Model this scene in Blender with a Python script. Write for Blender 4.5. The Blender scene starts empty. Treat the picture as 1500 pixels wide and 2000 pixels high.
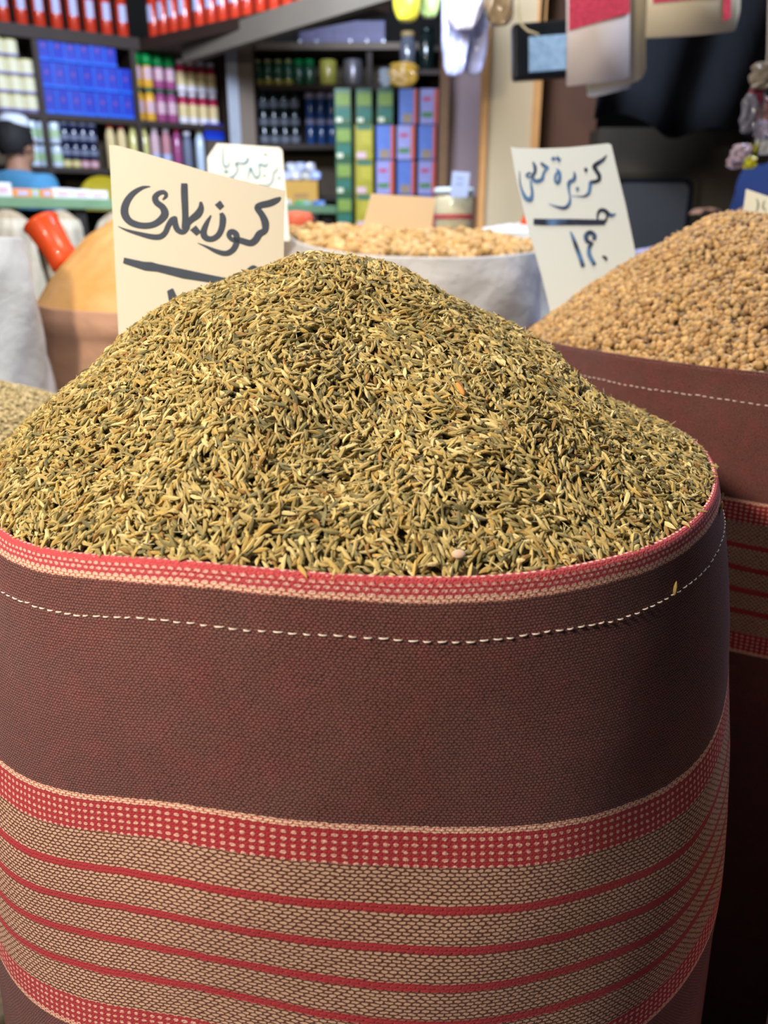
import bpy, bmesh, math, random
import numpy as np
from mathutils import Vector, Matrix
random.seed(4); rng = np.random.default_rng(7)
sc = bpy.context.scene
COL = sc.collection
R_ = math.radians
PI = math.pi

# ------------------------------------------------------------------ camera
PITCH = R_(19.5); FPX = 1550.0; CAMZ = 1.10
cd = bpy.data.cameras.new('camera'); cam = bpy.data.objects.new('camera', cd); COL.objects.link(cam)
cam.location = (0, 0, CAMZ); cam.rotation_euler = (R_(90) - PITCH, 0, 0)
cd.sensor_fit = 'VERTICAL'; cd.sensor_height = 36.0; cd.lens = FPX / 2000 * 36.0
cd.clip_start = 0.02; cd.clip_end = 50
cd.dof.use_dof = True; cd.dof.focus_distance = 0.55; cd.dof.aperture_fstop = 6.0
sc.camera = cam
# ------------------------------------------------------------------ look
sc.view_settings.view_transform = 'Standard'; sc.view_settings.look = 'None'
sc.view_settings.exposure = 0.14; sc.view_settings.gamma = 1.0
sc.view_settings.use_curve_mapping = False
# ------------------------------------------------------------------ daylight of the street behind the camera
w = bpy.data.worlds.new('world'); sc.world = w; w.use_nodes = True
w.node_tree.nodes['Background'].inputs[0].default_value = (0.66, 0.80, 1.0, 1)
w.node_tree.nodes['Background'].inputs[1].default_value = 0.10
# ------------------------------------------------------------------ lamps of the shop, plus an added highlight light
def area(name, loc, target, size, power, col, sy=None):
    l = bpy.data.lights.new(name, 'AREA'); l.energy = power; l.color = col; l.size = size
    if sy: l.shape = 'RECTANGLE'; l.size_y = sy
    o = bpy.data.objects.new(name, l); COL.objects.link(o); o.location = loc
    o.rotation_euler = (Vector(target) - Vector(loc)).to_track_quat('-Z', 'Y').to_euler()
    return o
area('lamp_stall', (-0.95, -0.24, 1.90), (-0.10, 0.62, 0.8), 0.22, 40, (1.0, 0.86, 0.68))
area('lamp_right', (1.55, 2.3, 2.5), (0.35, 0.75, 0.8), 0.35, 26, (0.66, 0.76, 1.0))
area('added_shelf_highlight', (-0.25, 2.65, 2.42), (-0.4, 5.2, 1.7), 1.1, 82, (0.62, 0.76, 1.0), 0.4)  # added broad light without a fitting, aimed to make streaks on the shelf bottles
area('lamp_shop', (-0.9, 2.7, 2.9), (-0.9, 4.6, 1.3), 1.2, 15, (0.95, 0.95, 1.0), 0.3)
area('lamp_sacks', (-0.1, 1.4, 2.7), (-0.3, 2.0, 1.0), 0.6, 34, (1.0, 0.93, 0.84), 0.6)

# ------------------------------------------------------------------ projection helpers (photo pixel + real depth -> place)
SP, CP = math.sin(PITCH), math.cos(PITCH)
def ray(px, py):
    d = 1000.0 - py
    return Vector((px - 750.0, d * SP + FPX * CP, d * CP - FPX * SP))
def at(px, py, Y):
    r = ray(px, py); k = Y / r.y
    return Vector((r.x * k, Y, CAMZ + r.z * k))

# ------------------------------------------------------------------ object helpers
def tag(o, label=None, cat=None, group=None, kind=None):
    if label: o['label'] = label
    if cat: o['category'] = cat
    if group: o['group'] = group
    if kind: o['kind'] = kind
    return o
def link(name, me, mat=None, parent=None, loc=None, rz=None):
    o = bpy.data.objects.new(name, me); COL.objects.link(o)
    if mat is not None and me is not None and not me.materials: me.materials.append(mat)
    if parent is not None: o.parent = parent
    if loc is not None: o.location = loc
    if rz is not None: o.rotation_euler = (0, 0, rz)
    return o
def empty(name, loc=(0, 0, 0), rz=0):
    o = bpy.data.objects.new(name, None); COL.objects.link(o); o.location = loc; o.rotation_euler = (0, 0, rz)
    o.empty_display_size = 0.05
    return o
def copy_tree(o, parent=None):
    c = o.copy(); COL.objects.link(c)
    if parent is not None: c.parent = parent
    for ch in [x for x in o.children]: copy_tree(ch, c)
    return c
def mesh_from(name, parts, smooth=False):
    """parts: list of (V[n,3], F[m,k], color or None, smooth)"""
    vs, loops, sizes, cols, sm = [], [], [], [], []
    off = 0; hascol = False
    for V, F, C, s in parts:
        V = np.asarray(V, dtype=np.float32); F = np.asarray(F, dtype=np.int64)
        vs.append(V); loops.append((F + off).ravel()); sizes.append(np.full(len(F), F.shape[1], dtype=np.int32))
        sm.append(np.full(len(F), s, dtype=bool))
        if C is not None:
            hascol = True; C = np.asarray(C, dtype=np.float32)
            if C.ndim == 1: C = np.tile(C, (len(V), 1))
            cols.append(C)
        else: cols.append(np.ones((len(V), 3), dtype=np.float32))
        off += len(V)
    V = np.concatenate(vs); L = np.concatenate(loops); S = np.concatenate(sizes); SM = np.concatenate(sm)
    me = bpy.data.meshes.new(name)
    me.vertices.add(len(V)); me.vertices.foreach_set('co', V.ravel())
    me.loops.add(len(L)); me.loops.foreach_set('vertex_index', L.astype(np.int32))
    me.polygons.add(len(S)); st = np.concatenate([[0], np.cumsum(S)[:-1]]).astype(np.int32)
    me.polygons.foreach_set('loop_start', st)
    me.update(calc_edges=True)
    me.polygons.foreach_set('use_smooth', SM)
    if hascol:
        a = me.attributes.new('tint', 'FLOAT_COLOR', 'POINT')
        C = np.concatenate(cols); C4 = np.ones((len(C), 4), dtype=np.float32); C4[:, :3] = C
        a.data.foreach_set('color', C4.ravel())
    me.validate()
    return me
class MB:
    def __init__(s): s.bm = bmesh.new()
    def box(s, cx, cy, cz, sx, sy, sz, rz=0, rx=0, ry=0, bev=0):
        m = Matrix.Translation((cx, cy, cz)) @ Matrix.Rotation(rz, 4, 'Z') @ Matrix.Rotation(ry, 4, 'Y') @ Matrix.Rotation(rx, 4, 'X') @ Matrix.Diagonal((sx, sy, sz, 1))
        r = bmesh.ops.create_cube(s.bm, size=1, matrix=m)
        if bev:
            es = list({e for v in r['verts'] for e in v.link_edges})
            bmesh.ops.bevel(s.bm, geom=es, offset=bev, segments=2, affect='EDGES', profile=0.5)
        return s
    def lathe(s, prof, n=20, off=(0, 0, 0), mat=None, cap=True):
        rings = []
        for r, z in prof:
            rings.append([s.bm.verts.new(Vector((r * math.cos(2 * PI * i / n), r * math.sin(2 * PI * i / n), z)) ) for i in range(n)])
        fs = []
        for a, b in zip(rings, rings[1:]):
            for i in range(n):
                f = s.bm.faces.new((a[i], a[(i + 1) % n], b[(i + 1) % n], b[i])); f.smooth = True
        if cap:
            s.bm.faces.new(rings[0][::-1]); s.bm.faces.new(rings[-1])
        M = Matrix.Translation(off) @ (mat or Matrix.Identity(4))
        for rg in rings:
            for v in rg: v.co = M @ v.co
        return s
    def tube(s, pts, rad, n=8):
        pts = [Vector(p) for p in pts]; rings = []
        for i, p in enumerate(pts):
            t = (pts[min(i + 1, len(pts) - 1)] - pts[max(i - 1, 0)]).normalized()
            a = t.cross(Vector((0, 0, 1)))
            if a.length < .05: a = t.cross(Vector((1, 0, 0)))
            a.normalize(); b = t.cross(a)
            r = rad[i] if isinstance(rad, (list, tuple)) else rad
            rings.append([s.bm.verts.new(p + (a * math.cos(2 * PI * k / n) + b * math.sin(2 * PI * k / n)) * r) for k in range(n)])
        for x, y in zip(rings, rings[1:]):
            for k in range(n):
                f = s.bm.faces.new((x[k], x[(k + 1) % n], y[(k + 1) % n], y[k])); f.smooth = True
        s.bm.faces.new(rings[0][::-1]); s.bm.faces.new(rings[-1])
        return s
    def sphere(s, c, r, sub=2, sc_=(1, 1, 1), rot=None):
        m = Matrix.Translation(c) @ (rot or Matrix.Identity(4)) @ Matrix.Diagonal((*sc_, 1))
        q = bmesh.ops.create_icosphere(s.bm, subdivisions=sub, radius=r, matrix=m)
        for v in q['verts']:
            for f in v.link_faces: f.smooth = True
        return s
    def mesh(s, name='m'):
        bmesh.ops.recalc_face_normals(s.bm, faces=s.bm.faces)
        me = bpy.data.meshes.new(name); s.bm.to_mesh(me); s.bm.free(); return me
    def build(s, name, mat, parent=None, loc=None, rz=None): return link(name, s.mesh(name), mat, parent, loc, rz)

# ------------------------------------------------------------------ node helpers
class E_:
    def __init__(s, nt, sock): s.nt, s.s = nt, sock
    def _op(s, op, o=None, o2=None, rev=False):
        n = s.nt.nodes.new('ShaderNodeMath'); n.operation = op
        args = [s] + ([o] if o is not None else []) + ([o2] if o2 is not None else [])
        if rev: args[0], args[1] = args[1], args[0]
        for i, a in enumerate(args):
            if isinstance(a, E_): s.nt.links.new(a.s, n.inputs[i])
            else: n.inputs[i].default_value = a
        return E_(s.nt, n.outputs[0])
    def __add__(s, o): return s._op('ADD', o)
    __radd__ = __add__
    def __sub__(s, o): return s._op('SUBTRACT', o)
    def __rsub__(s, o): return s._op('SUBTRACT', o, rev=True)
    def __mul__(s, o): return s._op('MULTIPLY', o)
    __rmul__ = __mul__
    def __truediv__(s, o): return s._op('DIVIDE', o)
    def frac(s): return s._op('FRACT')
    def floor(s): return s._op('FLOOR')
    def abs(s): return s._op('ABSOLUTE')
    def mod(s, o): return s._op('FLOORED_MODULO', o)
    def gt(s, o): return s._op('GREATER_THAN', o)
    def lt(s, o): return s._op('LESS_THAN', o)
    def clamp(s): 
        r = s._op('ADD', 0.0); r.s.node.use_clamp = True; return r
    def mx(s, o): return s._op('MAXIMUM', o)
def new_mat(name, rough=0.8, spec=0.3, metal=0, col=(.5, .5, .5), coat=0, trans=0, alpha=1.0, sheen=0, emis=None):
    m = bpy.data.materials.new(name); m.use_nodes = True
    b = m.node_tree.nodes['Principled BSDF']
    b.inputs['Base Color'].default_value = (*col, 1); b.inputs['Roughness'].default_value = rough
    b.inputs['Specular IOR Level'].default_value = spec; b.inputs['Metallic'].default_value = metal
    b.inputs['Coat Weight'].default_value = coat; b.inputs['Transmission Weight'].default_value = trans
    b.inputs['Alpha'].default_value = alpha; b.inputs['Sheen Weight'].default_value = sheen
    return m, m.node_tree, b
def noise(nt, scale, detail=3, vec=None, rough=.5):
    n = nt.nodes.new('ShaderNodeTexNoise'); n.inputs['Scale'].default_value = scale
    n.inputs['Detail'].default_value = detail; n.inputs['Roughness'].default_value = rough
    if vec is not None: nt.links.new(vec, n.inputs['Vector'])
    else:
        tc = nt.nodes.new('ShaderNodeTexCoord'); nt.links.new(tc.outputs['Object'], n.inputs['Vector'])
    return E_(nt, n.outputs['Fac'])
def mix(nt, fac, a, b, blend='MIX'):
    n = nt.nodes.new('ShaderNodeMix'); n.data_type = 'RGBA'; n.blend_type = blend
    def put(v, s):
        if isinstance(v, E_): nt.links.new(v.s, s)
        elif hasattr(v, 'node'): nt.links.new(v, s)
        elif isinstance(v, (int, float)): s.default_value = v
        else: s.default_value = (*v, 1)
    put(fac, n.inputs['Factor']); put(a, n.inputs[6]); put(b, n.inputs[7])
    return n.outputs[2]
def bump(nt, b, h, strength, dist):
    n = nt.nodes.new('ShaderNodeBump'); n.inputs['Strength'].default_value = strength; n.inputs['Distance'].default_value = dist
    nt.links.new(h.s, n.inputs['Height']); nt.links.new(n.outputs[0], b.inputs['Normal'])
MC = {}
def plain(name, col, rough=.6, var=.12, scale=20, bmp=0, bscale=80, **k):
    """procedural material: base colour with a mild noise variation of its own"""
    if name in MC: return MC[name]
    m, nt, b = new_mat(name, rough=rough, col=col, **k)
    f = noise(nt, scale)
    c = mix(nt, f, tuple(x * (1 - var) for x in col), tuple(min(1, x * (1 + var)) for x in col))
    nt.links.new(c, b.inputs['Base Color'])
    if bmp: bump(nt, b, noise(nt, bscale, 4), bmp, .002)
    MC[name] = m; return m

def striped_cloth(name, pattern=True, red_rim=True):
    m, nt, b = new_mat(name, rough=.95, spec=.12, sheen=.10)
    b.inputs['Sheen Roughness'].default_value = .6
    b.inputs['Sheen Tint'].default_value = (.75, .75, .95, 1)
    uvn = nt.nodes.new('ShaderNodeUVMap'); uvn.uv_map = 'uv'
    sp = nt.nodes.new('ShaderNodeSeparateXYZ'); nt.links.new(uvn.outputs[0], sp.inputs[0])
    u0, v0 = E_(nt, sp.outputs[0]), E_(nt, sp.outputs[1])
    wob = noise(nt, 45, 2, uvn.outputs[0]); wob2 = noise(nt, 400, 2, uvn.outputs[0]); wob3 = noise(nt, 300, 1, uvn.outputs[0])
    u = u0 + (wob - .5) * .003 + (wob3 - .5) * .0022; v = v0 + (wob - .5) * .0016 + (wob2 - .5) * .0016
    def dash(pu, pv, alt, wa, wb, sharp=5, v_=None):
        vv = v if v_ is None else v_
        q = vv / pv; row = q.floor()
        x = (u / pu + row.mod(2.0) * alt).frac() - .5
        y = q.frac() - .5
        a = x.abs() * (2 / wa); bb = y.abs() * (2 / wb)
        return ((1.0 - (a * a + bb * bb)) * sharp).clamp()
    def band(a, b_): return v.gt(a) * v.lt(b_)
    big = noise(nt, 9, 4, uvn.outputs[0], .6); fine = noise(nt, 900, 2, uvn.outputs[0]); mid = noise(nt, 60, 3, uvn.outputs[0])
    # brown ground: fine plain weave
    wv = dash(.0025, .00155, .5, .95, .95, 2.0)
    brown = mix(nt, wv * .85, (.040, .012, .010), (.215, .085, .070))
    brown = mix(nt, ((mid - .45) * 2.5).clamp() * .6, brown, mix(nt, wv, (.075, .012, .014), (.29, .075, .075)))
    brown = mix(nt, ((big - .5) * 3.5).clamp() * .4, brown, mix(nt, wv, (.06, .033, .026), (.22, .135, .115)))
    # beige zone
    bg = dash(.0048, .0023, .5, .95, .86, 2.4)
    beige = mix(nt, bg, (.10, .036, .024), (.68, .46, .32))
    beige = mix(nt, fine, beige, mix(nt, bg, (.13, .035, .022), (.50, .28, .19)))
    # red band with pale dashes
    rd = dash(.0052, .0042, 0.0, .62, .55, 4.0)
    red = mix(nt, fine, (.30, .020, .026), (.46, .038, .045))
    redb = mix(nt, rd, red, (.74, .40, .32))
    rim = mix(nt, dash(.0052, .0029, 0.5, .72, .55, 4.0), mix(nt, fine, (.40, .045, .055), (.55, .085, .09)), (.80, .46, .40))
    ed = dash(.0052, .0017, .5, .95, 1.15, 3.0)
    edge = mix(nt, ed, red, (.80, .52, .38))
    col = brown
    if pattern:
        T = .158
        col = mix(nt, band(T, .284), col, beige)
        ln = None
        for k in range(1, 5):
            c = T + .0250 * k + .0008
            q = band(c - .0029, c + .0025); ln = q if ln is None else ln + q
        col = mix(nt, ln, col, red)
        col = mix(nt, band(.137, T) + band(.284, .305), col, redb)
        col = mix(nt, band(.1336, .1370) + band(.305, .3084), col, edge)
    if red_rim:
        col = mix(nt, v.lt(.0078), col, rim)
        col = mix(nt, band(.0074, .0108), col, edge)
    nt.links.new(col, b.inputs['Base Color'])
    hb = band(.158, .284)
    h = wv * (1.0 - hb) * .5 + bg * hb + fine * .35 + mid * .6 + rd * band(.137, .158) * .6 + ed * v.lt(.0108) * .5
    bump(nt, b, h, .75, .0009)
    return m
M_SACK = striped_cloth('maroon_striped_cloth'); M_SACK2 = striped_cloth('maroon_cloth_plain_hem', red_rim=False)
def tint_mat(name, rough=.7, spec=.25, nscale=600, amt=.3):
    m, nt, b = new_mat(name, rough=rough, spec=spec)
    a = nt.nodes.new('ShaderNodeAttribute'); a.attribute_name = 'tint'
    f = noise(nt, nscale, 2)
    c = mix(nt, f, a.outputs['Color'], (0, 0, 0)); 
    c2 = mix(nt, amt, a.outputs['Color'], c)
    nt.links.new(c2, b.inputs['Base Color'])
    return m
M_SEED = tint_mat('cumin_seed'); M_CORI = tint_mat('coriander_seed', .55, .35); M_PALE = tint_mat('pale_seed'); M_CHUNK = tint_mat('soy_chunk', .85)
M_THREAD = plain('cream_thread', (.85, .75, .66), .8, .1)

# ------------------------------------------------------------------ sacks
def interp_periodic(tab):
    xs = np.array([a for a, _ in tab], float); ys = np.array([b for _, b in tab], float)
    xs3 = np.concatenate([xs - 360, xs, xs + 360]); ys3 = np.tile(ys, 3)
    def f(t):
        t = np.asarray(t, float); out = 0
        for k, wt in ((-8, .15), (-4, .2), (0, .3), (4, .2), (8, .15)): out = out + wt * np.interp(t + k, xs3, ys3)
        return out
    return f
ZERO = interp_periodic([(-180, 0), (0, 0)])
class Sack:
    def __init__(s, cx, cy, z0, prof, dz=ZERO, droop=.9, wr=.004, seed=0):
        s.cx, s.cy, s.z0, s.dz, s.droop, s.wr, s.seed = cx, cy, z0, dz, droop, wr, seed
        s.pv = np.array([a for a, _ in prof]); s.pr = np.array([b for _, b in prof]); s.R = prof[0][1]
        s.bottom = z0; s.sag = ZERO
    def rad(s, v, t):
        th = np.radians(t); k = s.seed
        r = np.interp(v, s.pv, s.pr)
        g = np.clip(v / .10, 0, 1)
        r = r + s.wr * g * (np.sin(3 * th + k + v * 9) + .6 * np.sin(7 * th + 2 * k - v * 17) + .35 * np.sin(13 * th + 3 * k + v * 31))
        r = r + s.wr * .35 * np.sin(5 * th + k * 1.7) + s.wr * .25 * np.sin(11 * th + k)
        return r
    def z(s, v, t):
        d = s.dz(t) * (1 + s.droop * np.clip(v / .135, 0, 2.2)) - s.sag(t) * np.clip(v / .135 - .1, 0, 1)
        d = d * np.clip(1 - (v - .4) / (s.z0 - .42), 0, 1) if s.z0 > .45 else d
        return s.z0 + d - v
    def pt(s, v, t, off=0):
        r = s.rad(v, t) + off; th = np.radians(t)
        return np.stack([s.cx + r * np.cos(th), s.cy + r * np.sin(th), s.z(v, t) * np.ones_like(th)], -1)
    def build(s, name, mat, nt_=220, lip=.006, inner=.035, parent=None):
        t = np.linspace(90, -270, nt_ + 1)
        vs = list(np.concatenate([[-.0005, .0005, .003, .007], np.linspace(.012, .34, 46), np.linspace(.36, s.z0 - .005, 16)]))
        rows, uvr = [], []
        for q in (inner, inner * .5, .010, .003, .0):
            p = s.pt(np.full(nt_ + 1, q), t, -lip if q > .001 else -lip * .6); p[:, 2] += .0 if q > .001 else .0022
            rows.append(p); uvr.append(-q + .002)
        for v in vs:
            p = s.pt(np.full(nt_ + 1, max(v, 0)), t)
            if v < 0: p[:, 2] += .0016; p[:, :2] = s.pt(np.full(nt_ + 1, 0.), t, -lip * .2)[:, :2]
            rows.append(p); uvr.append(v)
        c = rows[-1].mean(0)
        p = rows[-1].copy(); p[:, :2] = c[:2] + (p[:, :2] - c[:2]) * .02; rows.append(p); uvr.append(vs[-1] + .3)
        V = np.concatenate(rows); n = nt_ + 1; nr = len(rows)
        i = np.arange(nt_); F = np.concatenate([np.stack([k * n + i, (k + 1) * n + i, (k + 1) * n + i + 1, k * n + i + 1], -1) for k in range(nr - 1)])
        me = mesh_from(name, [(V, F[:, ::-1], None, True)])
        uv = me.uv_layers.new(name='uv')
        U = np.tile(np.radians(t) * s.R, nr); W = np.repeat(np.array(uvr), n)
        li = np.empty(len(me.loops), np.int32); me.loops.foreach_get('vertex_index', li)
        uv.data.foreach_set('uv', np.stack([U[li], W[li]], -1).astype(np.float32).ravel())
        return link(name, me, mat, parent)
    def stitches(s, parent, v=.0300, step=.0078, ln=.0050, rad=.00042, a0=-200, a1=20):
        V, F = [], []; off = 0
        t = a0
        dt = math.degrees(step / s.R)
        while t < a1:
            L = math.degrees(ln * random.uniform(.75, 1.1) / s.R); vv = v + .0006 * math.sin(t * .3) + random.uniform(-.0003, .0003)
            tt = np.array([t, t + L * .15, t + L * .5, t + L * .85, t + L]); ofs = np.array([-.0002, .0005, .0007, .0005, -.0002])
            c = s.pt(np.full(5, vv) + np.linspace(0, random.uniform(-.0004, .0004), 5), tt) 
            th = np.radians(tt); nrm = np.stack([np.cos(th), np.sin(th), 0 * th], -1)
            for j in range(5):
                for k in range(6):
                    a = k * PI / 3; r = rad * (1 if 0 < j < 4 else .6)
                    V.append(c[j] + nrm[j] * (ofs[j] + r * math.cos(a)) + np.array([0, 0, r * math.sin(a)]))
            for j in range(4):
                for k in range(6): F.append((off + j * 6 + k, off + j * 6 + (k + 1) % 6, off + (j + 1) * 6 + (k + 1) % 6, off + (j + 1) * 6 + k))
            off += 30; t += dt
        me = mesh_from('hem_stitching', [(np.array(V), np.array(F), None, True)])
        return link('hem_stitching', me, M_THREAD, parent)

# ------------------------------------------------------------------ heaps
class Heap:
    def __init__(s, sack, Rh, Hp, ax, ay, pf, drop=.0, lump=.0025, seed=1, extra=None):
        s.k, s.Rh, s.Hp, s.ax, s.ay, s.pf, s.drop, s.lump, s.seed, s.extra = sack, Rh, Hp, ax, ay, pf, drop, lump, seed, extra
    def P(s, r, t):
        k = s.k; th = np.radians(t)
        Re = s.Rh + (k.rad(np.zeros_like(t), t) - k.R)
        rx = k.cx + Re * np.cos(th); ry = k.cy + Re * np.sin(th)
        X = s.ax + (rx - s.ax) * r; Y = s.ay + (ry - s.ay) * r
        Z = k.z0 + k.dz(t) * r - s.drop + s.Hp * (1 - r ** s.pf(t))
        L = s.lump; q = s.seed
        Z = Z + L * (1 - r ** 6) * (np.sin(X * 31 + q) * np.cos(Y * 27 + q) + .7 * np.sin(X * 58 + Y * 44 + q) + .5 * np.sin(X * 90 - Y * 101))
        if s.extra: Z = Z + s.extra(X, Y, r)
        return np.stack([X, Y, Z], -1)
    def frame(s, r, t):
        p = s.P(r, t); e = 1e-3
        dr = s.P(r + e, t) - p; dt = s.P(r, t + .3) - p
        n = np.cross(dr, dt); n /= np.linalg.norm(n, axis=1, keepdims=True) + 1e-12
        n[n[:, 2] < 0] *= -1
        d = dr / (np.linalg.norm(dr, axis=1, keepdims=True) + 1e-12)
        return p, n, d, np.cross(n, d)
    def base(s, sink, col, smooth=True, nr=60, ntt=180):
        r = np.repeat(np.linspace(.002, 1, nr), ntt); t = np.tile(np.linspace(-180, 180, ntt, endpoint=False), nr)
        p, n, d, b = s.frame(r, t); p = p - n * sink
        i = np.arange(ntt); j = (i + 1) % ntt
        F = np.concatenate([np.stack([k * ntt + i, k * ntt + j, (k + 1) * ntt + j, (k + 1) * ntt + i], -1) for k in range(nr - 1)])
        # skirt below, so that the heap is solid and closed inside the sack
        c = np.array([[s.k.cx, s.k.cy, p[:, 2].min() - .03]])
        V = np.concatenate([p, c]); last = (nr - 1) * ntt
        return [(p, F, col, smooth), (np.concatenate([p[last:], c]), np.stack([i, j, np.full(ntt, ntt)], -1), col, smooth),
                (np.concatenate([p[:ntt], p[:ntt].mean(0, keepdims=True)]), np.stack([j, i, np.full(ntt, ntt)], -1), col, smooth)]
    def sample(s, n, back=.45, split=20, rmax=.992):
        r = np.sqrt(rng.uniform(0, 1, n)) * rmax; t = rng.uniform(-180, 180, n)
        p = s.P(r, t)
        vis = (t < split) & (t > -200 + 0 * t) | (t > 160)
        keep = vis | (rng.uniform(0, 1, n) < back)
        return r[keep], t[keep]
def grains(heap, n, tmpl, F, length, palette, weights, layer, tilt=.3, back=.45, flow=True, smooth=False, jit=.12, rmax=.99):
    r, t = heap.sample(n, back, rmax=rmax); n = len(r)
    p, nr, d, b = heap.frame(r, t)
    z0 = rng.uniform(layer[0], layer[1], n)
    if flow:
        a0 = 1.6 * np.sin(p[:, 0] * 40 + 1.3 * np.sin(p[:, 1] * 37)) + 1.2 * np.cos(p[:, 1] * 52 + p[:, 0] * 21)
        a = a0 * .55 + rng.normal(0, .75, n)
    else: a = rng.uniform(0, 2 * PI, n)
    ca, sa = np.cos(a)[:, None], np.sin(a)[:, None]
    tx = d * ca + b * sa
    ti = rng.normal(0, tilt, n)[:, None]
    x = tx * np.cos(ti) + nr * np.sin(ti); y = np.cross(nr, x); y /= np.linalg.norm(y, axis=1, keepdims=True); z = np.cross(x, y)
    ro = rng.uniform(0, 2 * PI, n)[:, None]
    y, z = y * np.cos(ro) + z * np.sin(ro), z * np.cos(ro) - y * np.sin(ro)
    L = rng.normal(length[0], length[1], n).clip(length[0] * .6, length[0] * 1.6)
    W = rng.normal(1, .15, n).clip(.6, 1.5) * length[2]
    bend = rng.normal(0, .12, n)
    T = tmpl
    V = (p + nr * z0[:, None])[:, None, :] + (T[None, :, 0:1] * L[:, None, None]) * x[:, None, :] \
        + (T[None, :, 1:2] * W[:, None, None]) * y[:, None, :] \
        + (T[None, :, 2:3] * W[:, None, None] + (bend[:, None, None] * (T[None, :, 0:1] ** 2 * 4 - .3) * L[:, None, None])) * z[:, None, :]
    m = len(T)
    FF = (F[None] + (np.arange(n) * m)[:, None, None]).reshape(-1, F.shape[1])
    pal = np.array(palette)[rng.choice(len(palette), n, p=np.array(weights) / sum(weights))]
    c = pal * rng.normal(1, jit, (n, 1)).clip(.5, 1.5)
    C = np.repeat(c, m, axis=0)
    return (V.reshape(-1, 3), FF, C, smooth)
def seed_template(rings, ns=6):
    T = []
    for x, r in rings:
        for k in range(ns):
            q = 1.0 if k % 2 == 0 else .86
            T.append((x, .5 * r * q * math.cos(2 * PI * k / ns), .5 * r * q * math.sin(2 * PI * k / ns)))
    F = [(j * ns + k, j * ns + (k + 1) % ns, (j + 1) * ns + (k + 1) % ns, (j + 1) * ns + k) for j in range(len(rings) - 1) for k in range(ns)]
    return np.array(T), np.array(F)
T_CUMIN, F_CUMIN = seed_template([(-.5, .12), (-.36, .66), (-.12, 1.0), (.14, .94), (.36, .52), (.5, .10)])
T_STALK, F_STALK = seed_template([(-.5, .8), (-.2, 1), (.2, 1), (.5, .7)], 4)
def ico(sub, noise_=0):
    bm = bmesh.new(); bmesh.ops.create_icosphere(bm, subdivisions=sub, radius=.5)
    V = np.array([v.co[:] for v in bm.verts]); bm.verts.index_update(); F = np.array([[v.index for v in f.verts] for f in bm.faces]); bm.free()
    if noise_: V = V * (1 + noise_ * np.random.default_rng(3).uniform(-1, 1, (len(V), 1)))
    return V, F

# ================================================================== the setting
def struct(name, mb, mat): o = mb.build(name, mat); o['kind'] = 'structure'; return o
M_FLOOR = plain('floor_tiles', (.10, .085, .075), .6, .3, 6)
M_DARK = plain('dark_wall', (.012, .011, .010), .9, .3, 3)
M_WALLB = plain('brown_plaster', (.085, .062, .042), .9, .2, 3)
M_CEIL = plain('ceiling_board', (.10, .09, .08), .9, .1, 3)
struct('floor', MB().box(0, 2.2, -.05, 8, 8.4, .1), M_FLOOR)
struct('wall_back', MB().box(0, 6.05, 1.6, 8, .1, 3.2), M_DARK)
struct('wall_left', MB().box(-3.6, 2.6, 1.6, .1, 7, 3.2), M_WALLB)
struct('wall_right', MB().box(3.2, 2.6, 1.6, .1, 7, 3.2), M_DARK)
struct('ceiling', MB().box(0, 2.9, 3.25, 8, 6.4, .1), M_CEIL)

# ================================================================== cumin sack and heap
DZ1 = interp_periodic([(-180, 0), (-150, -.006), (-135, -.011), (-120, -.003), (-105, .008), (-90, .003), (-75, -.004), (-60, -.008), (-45, -.012), (-30, -.004), (0, .001), (20, .004), (60, 0), (120, 0)])
S1 = Sack(-.028, .68, .9255, [(0, .300), (.05, .312), (.1, .322), (.2, .337), (.3, .346), (.5, .355), (.8, .35), (.90, .33), (.93, .29)], DZ1, .9, .0022, 2)
S1.sag = interp_periodic([(-180, .010), (-145, .016), (-120, .008), (-90, .004), (-75, .006), (-60, .012), (-45, .020), (-30, .018), (0, .008), (30, 0), (120, 0)])
root = S1.build('striped_sack', M_SACK)
tag(root, 'maroon cloth sack with red and beige stripes holding the cumin heap in front', 'sack')
S1.stitches(root)['label'] = 'cream running stitch along the hem'
H1 = Heap(S1, .2985, .158, -.045, .665, lambda t: np.interp(t, [-180, -150, -90, -45, 0, 45, 90, 130, 180], [1.7, 1.6, 1.3, 1.4, 1.38, 1.4, 1.5, 1.75, 1.7]), drop=.0005, lump=.0016, seed=2, extra=lambda X, Y, r: -.017 * np.exp(-((X - .185) / .048) ** 2) * np.clip((Y - .52) / .12, 0, 1) * np.clip((1 - r) / .12, 0, 1) + (.0035 * np.sin(X * 38 + 2.2 * np.sin(Y * 21)) - .006 * np.exp(-((X + .015) / .03) ** 2) * np.clip((.62 - Y) / .08, 0, 1)) * np.clip((1 - r) / .25, 0, 1) * np.clip(r / .2, 0, 1))
cum_pal = [(.42, .315, .115), (.54, .42, .165), (.68, .56, .27), (.27, .225, .09), (.20, .18, .09), (.34, .19, .06), (.50, .34, .10)]
cum_w = [30, 26, 12, 14, 8, 4, 10]
parts = H1.base(.0045, (.05, .035, .015))
parts.append(grains(H1, 46000, T_CUMIN, F_CUMIN, (.0105, .0017, .0027), cum_pal, cum_w, (-.0045, .0012), .28, .45))
parts.append(grains(H1, 2200, T_STALK, F_STALK, (.0095, .003, .00065), [(.70, .60, .34), (.60, .50, .25)], [1, 1], (-.001, .0022), .35, .3))
me = mesh_from('cumin_heap', parts)
tag(link('cumin_heap', me, M_SEED), 'tall heap of green-brown cumin seeds filling the front striped sack', 'seeds', kind='stuff')
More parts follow.
